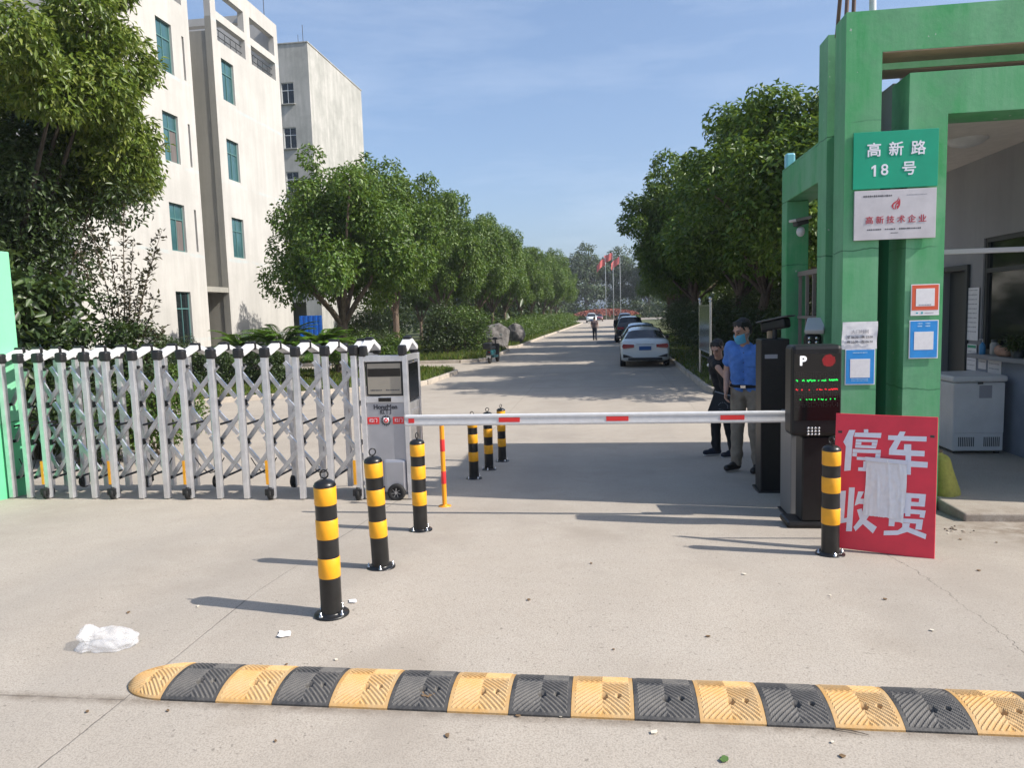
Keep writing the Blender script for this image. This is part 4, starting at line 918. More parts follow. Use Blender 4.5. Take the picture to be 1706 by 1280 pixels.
# papers on the guard-room wall, things on its sill, freezer, sack
def wall_paper(label, p, q, band=None, seed=0):
    a = atx(*p, 4.386); b = atx(*q, 4.386); t = thing('wall_notice', label, 'notice', (4.386, (a.y + b.y) / 2, (a.z + b.z) / 2), math.pi / 2 * -1, 'papers on the guard room wall')
    hw = abs(a.y - b.y) / 2; hh = (a.z - b.z) / 2
    MB().box((-hw, -.004, -hh), (hw, 0, hh)).build('sheet', M_PAPER, t); e = MB(); n = int(hh / .03)
    for k in range(n): e = MB(); dashes(e, -hw * .8, hw * .8, -.0045, hh - .03 - k * .055, 7, .012, seed=seed + k); e.build('faint_print', M_PALEINK, t)
    if band: MB().box((-hw * .9, -.0055, hh * .72), (hw * .9, -.004, hh * .92)).build('green_heading', M_ROADGREEN, t)
wall_paper('tall white notice sheet on the grey wall between the door and the window', (1612, 480), (1629, 568), seed=50)
wall_paper('small paper with a green heading on the grey wall beside the freezer', (1612, 573), (1626, 618), True, 70)
wall_paper('small white paper under the window sill, left of the larger one', (1631, 590), (1643, 616), seed=90)
wall_paper('larger white paper under the window sill on the grey wall', (1647, 593), (1668, 625), seed=110)
s = thing('soap_bottle', 'small blue pump bottle standing on the guard room sill', 'bottle', (4.34, 8.98, 1.5))
MB().lathe([(.03, 0), (.033, .01), (.033, .09), (.026, .115), (.012, .125), (.012, .14)], 14).build('bottle_body', mat('blue_bottle', (.05, .25, .5), .3), s); MB().tube([(0, 0, .14), (0, 0, .17)], .006, 6).bar((-.0, 0, .172), (-.04, 0, .17), .014, .01).build('pump', M_WHITEPL, s)
s = thing('jar', 'pale round-shouldered jar on the guard room sill behind the blue bottle', 'jar', (4.40, 8.84, 1.5))
MB().lathe([(.04, 0), (.045, .02), (.045, .12), (.03, .145)], 14).build('jar_body', mat('pale_jar', (.35, .34, .33), .4), s); MB().lathe([(.033, .145), (.033, .175), (0, .175)], 14).build('lid', M_FRAMED, s)
s = thing('cloth_bundle', 'crumpled tan cloth lying on the guard room sill', 'cloth', (4.36, 8.6, 1.5))
c = MB(); c.ell((0, 0, .05), (.06, .11, .055)); c.ell((.0, -.1, .035), (.05, .06, .04)); c.ell((0.01, .08, .07), (.045, .06, .05)); c.build('folds', mat('tan_cloth', (.42, .25, .18), .9, var=.2, vscale=20), s)
s = thing('potted_plant', 'little dark potted plant at the right end of the guard room sill', 'plant', (4.36, 8.3, 1.5))
MB().lathe([(.05, 0), (.065, .09), (.06, .09), (.05, .08), (0, .08)], 14).build('pot', M_FRAMED, s); cmx, _, _ = crown('sill_plant', (.13, .13, .09), 8, 260, .06, .02, M_LEAFDARK, .5, seed=9); c = bpy.data.objects.new('leaves', cmx); COL.objects.link(c); c.parent = s; c.location = (0, 0, .13)

def freezer():
    t = thing('chest_freezer', 'worn white chest freezer with a vent grille in the shaded porch', 'freezer', (4.04, 8.4, FL))
    MB().box((-.255, 0, .03), (.265, .62, .79), 0, .015).build('cabinet', M_FREEZER, t)
    ld = MB(); ld.box((-.275, -.02, .795), (.285, .64, .865), 0, .022).build('lid', M_FREEZER, t)
    p = MB(); p.box((-.245, -.008, .04), (.255, 0, .225), 0, .004); p.box((-.25, -.006, .235), (.26, 0, .78), 0, .004); p.build('front_panel', M_FREEZER, t)
    for x0 in (-.2, .06):
        v = MB()
        for k in range(9): v.box((x0 + k * .019, -.0095, .085), (x0 + k * .019 + .010, -.0085, .19))
        v.build('vent_slots', M_FRAMED, t)
    MB().box((-.02, -.028, .775), (.03, -.008, .80), 0, .004).build('latch', M_FRAMED, t); e = MB(); e.box((.0, -.0072, .62), (.13, -.0065, .76)); e.build('worn_label', M_PALEINK, t)
    f = MB(); [f.box((x, y, 0), (x + .04, y + .04, .03)) for x in (-.23, .2) for y in (.03, .55)]; f.build('foot', M_FRAMED, t)
freezer()

# ================================================================== OBJECTS
def fused(mb, voxel, m, smooth=4, name='body'):
    """one continuous surface from overlapping volumes"""
    me = mb.mesh('raw', M_SKIN); o = bpy.data.objects.new('raw', me); COL.objects.link(o)
    r = o.modifiers.new('r', 'REMESH'); r.mode = 'VOXEL'; r.voxel_size = voxel; r.use_smooth_shade = True
    s = o.modifiers.new('s', 'SMOOTH'); s.iterations = smooth; s.factor = .5
    dg = bpy.context.evaluated_depsgraph_get(); dg.update(); out = bpy.data.meshes.new_from_object(o.evaluated_get(dg))
    bpy.data.objects.remove(o); out.name = name; out.materials.clear(); out.materials.append(m)
    out.polygons.foreach_set('use_smooth', [True] * len(out.polygons)); return out
def link(name, me, parent, loc=None):
    o = bpy.data.objects.new(name, me); COL.objects.link(o); o.parent = parent
    if loc: o.location = loc
    return o
def cap(mb, a, b, ra, rb=None, n=12):
    a = Vector(a); b = Vector(b); rb = ra if rb is None else rb; d = (b - a); L = d.length; d.normalize()
    pts = []; rads = []
    for k in range(4): t = math.pi / 2 * k / 4; pts.append(a - d * ra * math.cos(t)); rads.append(max(.0008, ra * math.sin(t)))
    for k in range(5): u = k / 4; pts.append(a.lerp(b, u)); rads.append(ra + (rb - ra) * u)
    for k in range(1, 5): t = math.pi / 2 * k / 4; pts.append(b + d * rb * math.sin(t)); rads.append(max(.0008, rb * math.cos(t)))
    mb.tube(pts, rads, n); return mb

sk = MB(); cap(sk, (0, 0, .1), (-.03, .02, .36), .105, .085); cap(sk, (.05, .02, .09), (.0, .02, .3), .09, .07); cap(sk, (-.04, .02, .36), (-.06, .02, .46), .07, .03); cap(sk, (.07, -.02, .05), (.1, -.03, .035), .05, .02)
s = thing('woven_sack', 'yellow-green woven sack leaning against the green pillar behind the red board', 'sack', (2.93, 6.62, .36)); link('sack_body', fused(sk, .012, M_SACK), s)
MB().lathe([(.035, 0), (.04, .012), (.035, .024)], 12, 0, Matrix.Translation((-.058, .02, .455))).build('tie', M_TWIG, s)

# ------------------------------------------------------------------ bollards
def make_bollard(label, loc):
    t = thing('bollard', label, 'bollard', loc, 0, 'yellow and black steel bollards')
    r = .057
    MB().lathe([(r, .012), (r, .715)], 32).build('post', M_BOLBLACK, t)
    for z0, z1 in ((.215, .325), (.43, .535), (.615, .71)): MB().lathe([(r + .0005, z0), (r + .0022, z0 + .003), (r + .0022, z1 - .003), (r + .0005, z1)], 32, cap=False).build('reflective_band', M_YELLOWBAND, t)
    MB().lathe([(r + .002, .712), (r + .003, .718), (r * .93, .733), (r * .6, .745), (0, .752)], 32).build('cap', M_BOLBLACK, t)
    rg = MB(); rg.tube([(.022 * math.cos(a), 0, .778 + .022 * math.sin(a)) for a in np.linspace(-math.pi / 2, 1.5 * math.pi, 21)], .0045, 8); rg.tube([(0, 0, .745), (0, 0, .76)], .006, 8); rg.build('ring', M_BOLBLACK, t)
    MB().lathe([(.094, 0), (.094, .009), (.09, .012), (r + .004, .013), (r + .001, .02)], 32).build('base_plate', M_BOLBLACK, t)
    for k in range(4):
        a = math.pi / 4 + .35 + k * math.pi / 2; M = Matrix.Translation((.078 * math.cos(a), .078 * math.sin(a), .012))
        MB().lathe([(.011, 0), (.011, .009), (.006, .010), (.006, .026), (0, .028)], 8, 0, M).build('anchor_bolt', M_STEEL, t)
    return t
bl = [((553, 1024), 'nearest yellow and black bollard, standing alone in front with the longest clear shadow'), ((635, 946), 'middle bollard of the near left row, leaning slightly left before the gate'),
      ((701, 884), 'farthest bollard of the near left row, standing before the gate drive head'), ((1383, 924), 'yellow and black bollard standing in front of the red parking board'),
      ((790, 798), 'nearest of the three bollards behind the boom arm, its top hidden by the arm'), ((815, 783), 'middle of the three bollards behind the boom arm'), ((837, 769), 'farthest of the three bollards behind the boom arm, in its upper part sunlit'), ((1283, 792), 'bollard half hidden behind the barrier cabinet beside the man')]
b0 = None
for k, ((px, py), lb) in enumerate(bl):
    p = gp(px, py); p.z = g(p.x, p.y)
    b0 = make_bollard(lb, p) if b0 is None else dup(b0, lb, p, k * .7)
    if k == 0: first = b0
    else: b0 = first
    if k == 1:
        o = [q for q in bpy.data.objects if q.get('label') == lb][0]; o.rotation_euler = (0, R(-1.6), .7)

# ------------------------------------------------------------------ retractable gate
def gate():
    YF, YR, ZG = 6.86, 7.40, .30
    X = [gp(px, 830).x for px in (26.5, 56, 88, 127, 165, 200, 244, 286, 325, 374, 419, 462, 512, 560, 607)]
    root = thing('sliding_gate', 'silver folding lattice gate closing the left half of the entrance', 'gate', (X[7], YF, ZG)); o = -Vector((X[7], YF, ZG))
    for i, x in enumerate(X):
        for y, nm in ((YF, 'front_post'), (YR, 'rear_post')):
            w_ = .055; b = MB(); b.box((x - w_ / 2, y - .03, ZG + .02), (x + w_ / 2, y + .03, ZG + 1.48), 0, .006); 
            po = MB(); po.v = [tuple(Vector(v) + o) for v in b.v]; po.f = b.f; po.m = b.m; po.sm = b.sm; po.build(nm, M_ALU, root)
        ym = (YF + YR) / 2
        for y in (YF, YR): MB().box(Vector((x - .044, y - .045, ZG + 1.465)) + o, Vector((x + .044, y + .045, ZG + 1.57)) + o, 0, .02).build('post_cap', M_BLACKPL, root)
        MB().box(Vector((x - .056, ym - .024, ZG + 1.535)) + o, Vector((x + .056, ym + .024, ZG + 1.625)) + o, 0, .012).build('ridge_cap', M_BLACKPL, root)
        for ya, yb in ((YF + .03, ym), (YR - .03, ym)): MB().bar(Vector((x, ya, ZG + 1.505)) + o, Vector((x, yb, ZG + 1.582)) + o, .10, .05, bev=.01).build('roof_bar', M_WHITEPL, root)
    lv = (.22, .62, 1.02)
    for i in range(len(X) - 1):
        a, b = X[i], X[i + 1]
        for z in lv:
            z = z + ZG
            MB().bar(Vector((a, YF + .10, z)) + o, Vector((b + .01, YF + .10, z + .37)) + o, .022, .042).build('lattice_bar', M_ALUD, root); MB().bar(Vector((a, YR - .10, z + .37)) + o, Vector((b, YR - .10, z)) + o, .022, .042).build('rear_lattice_bar', M_ALU, root)
            for p, y, nm in (((a, z), YF + .085, 'lower_pivot'), ((b, z + .37), YF + .085, 'upper_pivot')): MB().tube([Vector((p[0], y - .012, p[1])) + o, Vector((p[0], y + .02, p[1])) + o], .018, 8).build(nm, M_BLACKPL, root)
        for z in (.22, .78): MB().tube([Vector((a, YF + .1, ZG + z)) + o, Vector((a, YR - .1, ZG + z)) + o], .012, 8).build('cross_rod', M_BLACKPL, root)
        if i % 2 == 0: MB().tube([Vector((a + (b - a) * u, YF + .12, ZG + .42 - .16 * math.sin(math.pi * u))) + o for u in np.linspace(0, 1, 9)], .006, 6).build('cable', M_BLACKPL, root)
    for i in (2, 5, 8, 11, 14):
        for y, s in ((YF, -1), (YR, 1)):
            M = Matrix.Translation(Vector((X[i] - .015, y + s * .0, ZG + .075)) + o) @ Matrix.Rotation(math.pi / 2, 4, 'Y') @ Matrix.Translation((0, 0, -.025))
            wz = MB(); wz.lathe([(.0, 0), (.05, 0), (.072, .006), (.075, .025), (.072, .044), (.05, .05), (0, .05)], 22, 0, M)
            wo_ = wz.build('wheel', M_TYRE, root); hb_ = MB(); hb_.lathe([(0, -.004), (.03, -.004), (.03, .054), (0, .054)], 14, 0, M); hb_.build('hub', M_ALUD, wo_)
            fk = MB(); fk.box(Vector((X[i] - .062, y + s * .05 - .012, ZG + .06)) + o, Vector((X[i] + .03, y + s * .05 + .012, ZG + .13)) + o, 0, .005); fk.build('wheel_fork', M_BLACKPL, root)
        q = MB(); q.box(Vector((X[i] - .055, YF - .034, ZG + .17)) + o, Vector((X[i] - .027, YF - .0305, ZG + .42)) + o); q.build('yellow_reflector', M_YELLOWBAND, root)
    # drive head: thing > drive_head > screen, lettering, side panel ...
    x0, x1, y0, y1 = -2.42, -1.93, 6.86, 7.36
    hd = MB(); L = lambda *a: Vector(a) + o
    for x, y in ((x0, y0), (x1 - .05, y0), (x0, y1 - .05), (x1 - .05, y1 - .05)): hd.box(L(x, y, ZG + .02), L(x + .05, y + .05, ZG + 1.46), 0, .006)
    hd.box(L(x0 + .05, y0 + .006, ZG + 1.40), L(x1 - .05, y0 + .05, ZG + 1.46), 0, .004); hd.box(L(x0 + .05, y0 + .012, ZG + .99), L(x1 - .05, y0 + .05, ZG + 1.05), 0, .004)
    hd.box(L(x1 - .045, y0 + .05, ZG + 1.40), L(x1 - .006, y1 - .05, ZG + 1.46), 0, .004)
    D = hd.build('drive_head', M_ALU, root)
    pn = MB(); pn.box(L(x0 + .05, y0 + .022, ZG + .40), L(x1 - .05, y1 - .02, ZG + .99), 0, .004); pn.box(L(x0 + .055, y0 + .03, ZG + .14), L(x0 + .2, y1 - .03, ZG + .40), 0, .004); pn.box(L(x0 + .06, y0 + .1, ZG + 1.05), L(x1 - .05, y1 - .1, ZG + 1.40)); pn.build('body_panel', M_SILVER, D)
    bp_ = MB(); bp_.box(L(x0 + .2, y0 + .0, ZG + .08), L(x1 - .055, y0 + .3, ZG + .42), 0, .03); bp_.build('motor_cover', M_SILVER, D)
    sc = MB(); sc.box(L(x0 + .058, y0 + .03, ZG + 1.055), L(x1 - .058, y0 + .095, ZG + 1.395)); sc.build('screen_bezel', M_BLACKPL, D)
    sg = MB(); sg.box(L(x0 + .075, y0 + .024, ZG + 1.075), L(x1 - .075, y0 + .029, ZG + 1.38)); sg.build('screen_glass', mat('grey_display_glass', (.30, .27, .22), .08, spec=.8), D)
    d2 = MB(); d2.box(L(x0 + .078, y0 + .0225, ZG + 1.25), L(x1 - .078, y0 + .0238, ZG + 1.33)); d2.build('dark_screen_band', M_SCREEN, D)
    e = MB(); n0 = L(0, y0 + .0236, ZG + 1.115); dashes(e, L(x0 + .1, 0, 0).x, L(x0 + .22, 0, 0).x, n0.y, n0.z, 8, .012, seed=5); dashes(e, L(x0 + .26, 0, 0).x, L(x0 + .4, 0, 0).x, n0.y, n0.z, 8, .012, seed=6); e.build('screen_print', M_INK, D)
    rs = MB(); rs.box(L(x1 - .012, y0 + .08, ZG + 1.0), L(x1 - .004, y1 - .08, ZG + 1.37)); rs.build('side_screen', M_SCREEN, D)
    rp = MB(); rp.box(L(x1 - .02, y0 + .052, ZG + .16), L(x1 - .008, y1 - .052, ZG + .98), 0, .004); rp.box(L(x1 - .009, y0 + .12, ZG + .5), L(x1 - .002, y1 - .1, ZG + .9), 0, .003); rp.build('side_panel', M_ALUD, D)
    k = MB(); k.box(L(x0 + .18, y0 + .004, ZG + 1.0), L(x0 + .31, y0 + .0115, ZG + 1.04), 0, .003); k.build('sensor_strip', M_SCREEN, D)
    xc = (x0 + x1) / 2; P = L(xc, y0 + .0205, ZG)
    text('HongMen', .062, M_INK, D, P + Vector((0, 0, .945)), bold=.0022, name='maker_lettering'); text('红 门', .052, M_INK, D, P + Vector((0, 0, .895)), bold=.0022, name='maker_lettering')
    for s in (-1, 1): MB().box(P + Vector((s * .13 - .06, -.0015, .775)), P + Vector((s * .13 + .06, .001, .845))).build('red_label', M_REDV, D)
    for s in (-1, 1): text('红门', .042, M_SIGNWHITE, D, P + Vector((s * .13, -.003, .81)), name='label_lettering')
    gr = MB(); poly = []
    for q in range(16):
        a = q * math.pi / 8
        for rr_, da in ((.044, -.12), (.055, -.07), (.055, .07), (.044, .12)): poly.append((rr_ * math.cos(a + da), rr_ * math.sin(a + da)))
    Mx = Matrix.Translation(P + Vector((0, 0, .81))) @ Matrix.Rotation(math.pi / 2, 4, 'X'); gr.prism(poly, 0, .002, Mx); gr.build('gear_emblem', M_INK, D)
    c2 = MB(); c2.lathe([(.033, .0021), (.033, .003), (0, .003)], 20, 0, Mx); c2.build('emblem_disc', M_ALU, D); c3 = MB(); c3.lathe([(.024, .0031), (.024, .004), (0, .004)], 20, 0, Mx); c3.build('emblem_disc', M_REDV, D); text('H', .028, M_SIGNWHITE, D, P + Vector((0, -.0045, .81)), bold=.001, name='emblem_letter')
    for y in (y0 + .02, y1 - .02):
        for x in (x0 + .33,) if y < 7.1 else (x0 + .1, x0 + .38):
            M = Matrix.Translation(L(x, y - .03, ZG + .088)) @ Matrix.Rotation(-math.pi / 2, 4, 'X') @ Matrix.Translation((0, 0, -.03))
            wz = MB(); wz.lathe([(0, .012), (.045, .012), (.05, 0), (.08, 0), (.088, .008), (.088, .05), (.08, .058), (0, .058)], 28, 0, M); wz.build('wheel', M_TYRE, D)
            sp = MB(); sp.lathe([(.014, .006), (.014, .012), (0, .006)], 14, 0, M)
            for q in range(7): a = q * math.tau / 7; sp.bar(M @ Vector((.012 * math.cos(a), .012 * math.sin(a), .01)), M @ Vector((.048 * math.cos(a + .3), .048 * math.sin(a + .3), .01)), .008, .004)
            sp.build('wheel_spokes', M_ALUD, D)
    for xx in (x0 + .02, x1 - .07):
        c = MB(); ym = (y0 + y1) / 2
        for y in (y0 + .03, y1 - .03): c.box(L(xx - .02, y - .04, ZG + 1.45), L(xx + .06, y + .04, ZG + 1.56), 0, .02)
        c.box(L(xx - .022, ym - .04, ZG + 1.54), L(xx + .062, ym + .03, ZG + 1.64), 0, .015); c.build('head_cap', M_BLACKPL, D)
        r_ = MB()
        for ya in (y0 + .05, y1 - .05): r_.bar(L(xx + .02, ya, ZG + 1.51), L(xx + .02, ym, ZG + 1.595), .10, .05, bev=.01)
        r_.build('head_roof_bar', M_WHITEPL, D)
    MB().ell(L(x1 - .06, y0 + .02, ZG + 1.475), (.016, .012, .018), n=10, m=7).build('indicator_lamp', mat('amber_lens', (.7, .35, .25), .3), D)
gate()

# ------------------------------------------------------------------ boom barrier, display, plate camera
def barrier():
    gz = g(1.68, 6.28); t = thing('boom_barrier', 'parking boom barrier with a long white arm lowered across the lane', 'boom barrier', (1.66, 6.28, gz))
    MB().box((-.15, -.16, .012), (-.09, .2, .88), 0, .008).build('side_cover', mat('grey_side_cover', (.2, .2, .205), .45, .3), t)
    MB().box((-.088, -.155, .012), (.15, .195, .95), 0, .012).build('cabinet', M_BLACKMET, t)
    w = MB(); w.box((-.035, -.1585, .13), (-.024, -.156, .64)); w.build('white_stripe', M_SIGNWHITE, t)
    w = MB(); w.box((-.035, -.1585, .69), (-.028, -.156, .86)); w.box((-.028, -.1585, .69), (.02, -.156, .698)); w.build('white_stripe', M_SIGNWHITE, t)
    d = MB()
    for k in range(16): d.box((-.008, -.158, .15 + k * .022), (.004, -.156, .163 + k * .022))
    d.build('small_print', M_PALEINK, t)
    MB().box((-.17, -.02, 0), (.17, .21, .011), 0, .003).build('base_plate', M_BLACKMET, t)
    MB().box((-.155, -.24, .825), (.05, -.165, 1.06), 0, .03).build('arm_clamp', M_BLACKMET, t)
    a = MB(); xl = -1.745 - 1.66; a.box((xl, -.235, .83), (-.16, -.19, .925), 0, .008); a.box((xl + .005, -.24, .842), (-.162, -.2355, .854)); a.box((xl + .005, -.24, .902), (-.162, -.2355, .914)); A = a.build('boom_arm', M_WHITEPL, t)
    for p, q in ((680.5, 690), (831, 866), (1010, 1047), (1200, 1240)):
        x0 = aty(p, 694, 6.05).x - 1.66; x1 = aty(q, 694, 6.05).x - 1.66; MB().box((x0, -.2385, .858), (x1, -.2355, .897)).build('red_reflector', M_REDV, A)
    MB().box((xl - .004, -.237, .828), (xl + .001, -.188, .927)).build('end_cap', M_ALUD, A)
barrier()
def rest_post():
    p = gp(741, 844); t = thing('boom_rest_post', 'slim yellow and red post holding up the free end of the white boom', 'post', (p.x, p.y, g(p.x, p.y)))
    MB().lathe([(.022, .008), (.022, .80)], 18).build('tube', M_YELPOST, t)
    for z0, z1 in ((.22, .34), (.53, .645)): MB().lathe([(.0225, z0), (.0232, z0 + .002), (.0232, z1 - .002), (.0225, z1)], 18, cap=False).build('red_band', M_REDV, t)
    MB().lathe([(.06, 0), (.06, .007), (.025, .009), (.0225, .02)], 20).build('base_flange', M_YELPOST, t)
    c = MB(); c.box((-.034, -.045, .80), (.034, .045, .81)); c.box((-.034, -.045, .81), (.034, -.038, .845)); c.box((-.034, .038, .81), (.034, .045, .845)); c.build('cradle', M_YELPOST, t)
rest_post()
def display():
    gz = g(1.58, 5.75); t = thing('display_post', 'black parking display post with a white P and red and green lit rows', 'display', (1.59, 5.75, gz))
    MB().box((-.20, -.03, 0), (.22, .24, .05), 0, .02).build('base', M_BLACKMET, t)
    MB().box((-.085, .0, .05), (.175, .2, .72), 0, .012).build('post', M_BLACKMET, t)
    body = MB(); body.box((-.185, -.06, .735), (.185, .16, 1.435), 0, .03); D = body.build('display_housing', M_BLACKMET, t)
    MB().box((-.168, -.0645, .86), (.168, -.0605, 1.375), 0, .001).build('display_window', M_SCREEN, D)
    text('P', .098, mat('lit_white', (.8, .8, .8), .5, emit=(1, 1, 1), estr=.35), D, (-.105, -.066, 1.315), bold=.004, name='letter')
    rd = MB(); rr = random.Random(2)
    for k in range(90):
        r_ = .046 * math.sqrt(k / 90) * (1 if k % 3 else 1.06); a = k * 2.39996; rd.box((.082 + r_ * math.cos(a) - .0018, -.0665, 1.317 + r_ * math.sin(a) - .0018), (.082 + r_ * math.cos(a) + .0018, -.065, 1.317 + r_ * math.sin(a) + .0018))
    rd.build('red_signal', M_LEDR, D)
    def row(z, segs, m, h, seed):
        mb = MB(); r2 = random.Random(seed)
        for a, b in segs:
            x = a
            while x < b:
                w_ = min(b - x, .008); hh = h * r2.uniform(.5, 1); zz = z + r2.uniform(-.3, .3) * h; mb.box((x, -.066, zz - hh / 2), (x + w_, -.065, zz + hh / 2)); x += .0082
        mb.build('led_row', m, D)
    row(1.168, [(-.155, -.14), (-.11, -.09), (-.075, -.01), (.005, .015), (.03, .065), (.085, .15)], M_LEDG, .014, 1)
    row(1.098, [(-.155, -.138), (-.115, -.105), (-.06, -.053), (-.005, .005), (.015, .04), (.055, .07), (.082, .15)], M_LEDR, .011, 2)
    row(1.022, [(-.125, -.117), (-.08, -.07), (-.06, -.05), (-.045, -.035), (-.02, -.012), (.008, .016), (.028, .048), (.06, .07), (.094, .102), (.126, .134)], M_LEDG, .011, 3)
    of = MB(); r3 = random.Random(9)
    for z in np.arange(.965, 1.235, .0125):
        for x in np.arange(-.155, .155, .0125):
            if r3.random() < .7: of.box((x, -.0658, z), (x + .006, -.0651, z + .006))
    of.build('unlit_dots', M_LEDOFF, D)
    kp = MB()
    for i in range(4):
        for j in range(3): kp.lathe([(0, .002), (.008, .002), (.009, 0)], 10, 0, Matrix.Translation((-.06 + i * .026, -.0605, .80 - j * .024)) @ Matrix.Rotation(math.pi / 2, 4, 'X'))
    kp.build('speaker_holes', M_ALUD, D)
display()
def plate_camera():
    gz = g(1.65, 7.4); t = thing('plate_camera_stand', 'black number plate camera on a tall black cabinet behind the boom barrier', 'camera', (1.655, 7.45, gz))
    MB().box((-.135, -.12, 0), (.135, .14, 1.54), 0, .01).build('cabinet', M_BLACKMET, t)
    MB().box((-.16, -.15, 0), (.16, .17, .02), 0, .004).build('base', M_BLACKMET, t)
    MB().tube([(.02, 0, 1.54), (.02, 0, 1.64)], .025, 10).build('neck', M_BLACKPL, t)
    h = MB(); h.bar((.12, -.10, 1.70), (-.06, .14, 1.65), .10, .10, bev=.02); H_ = h.build('camera_housing', M_BLACKMET, t)
    s = MB(); s.bar((.145, -.13, 1.766), (-.09, .17, 1.702), .13, .014, bev=.004); s.build('sun_shield', mat('grey_shield', (.10, .10, .10), .5), H_)
    MB().box((-.1, -.122, 1.35), (.02, -.1205, 1.39)).build('grey_label', M_PALEINK, t)
    MB().box((-.035, .05, 1.541), (.015, .1, 1.66), 0, .004).build('junction_box', mat('tan_box', (.5, .36, .22), .6), t)
plate_camera()
def fill_light():
    t = thing('fill_light', 'grey-topped lamp with four dark LED lenses beside the plate camera', 'lamp', (1.93, 7.05, g(1.95, 7.05)))
    MB().tube([(0, 0, .01), (0, 0, 1.5)], .022, 10).build('pole', M_BLACKMET, t); MB().lathe([(.07, 0), (.07, .01), (.03, .012)], 16).build('base', M_BLACKMET, t)
    MB().box((-.095, -.09, 1.45), (.06, -.01, 1.57), 0, .03).build('lamp_head', M_BLACKMET, t)
    b = MB(); b.bar((-.02, -.11, 1.585), (.05, .05, 1.70), .17, .05, bev=.012); b.build('grey_hood', mat('grey_hood', (.42, .42, .42), .5), t)
    l = MB()
    for x in (-.055, .01):
        for z in (1.49, 1.53): l.lathe([(0, .004), (.012, .004), (.015, 0)], 10, 0, Matrix.Translation((x, -.0905, z)) @ Matrix.Rotation(math.pi / 2, 4, 'X'))
    l.build('led_lens', M_STEEL, t)
fill_light()

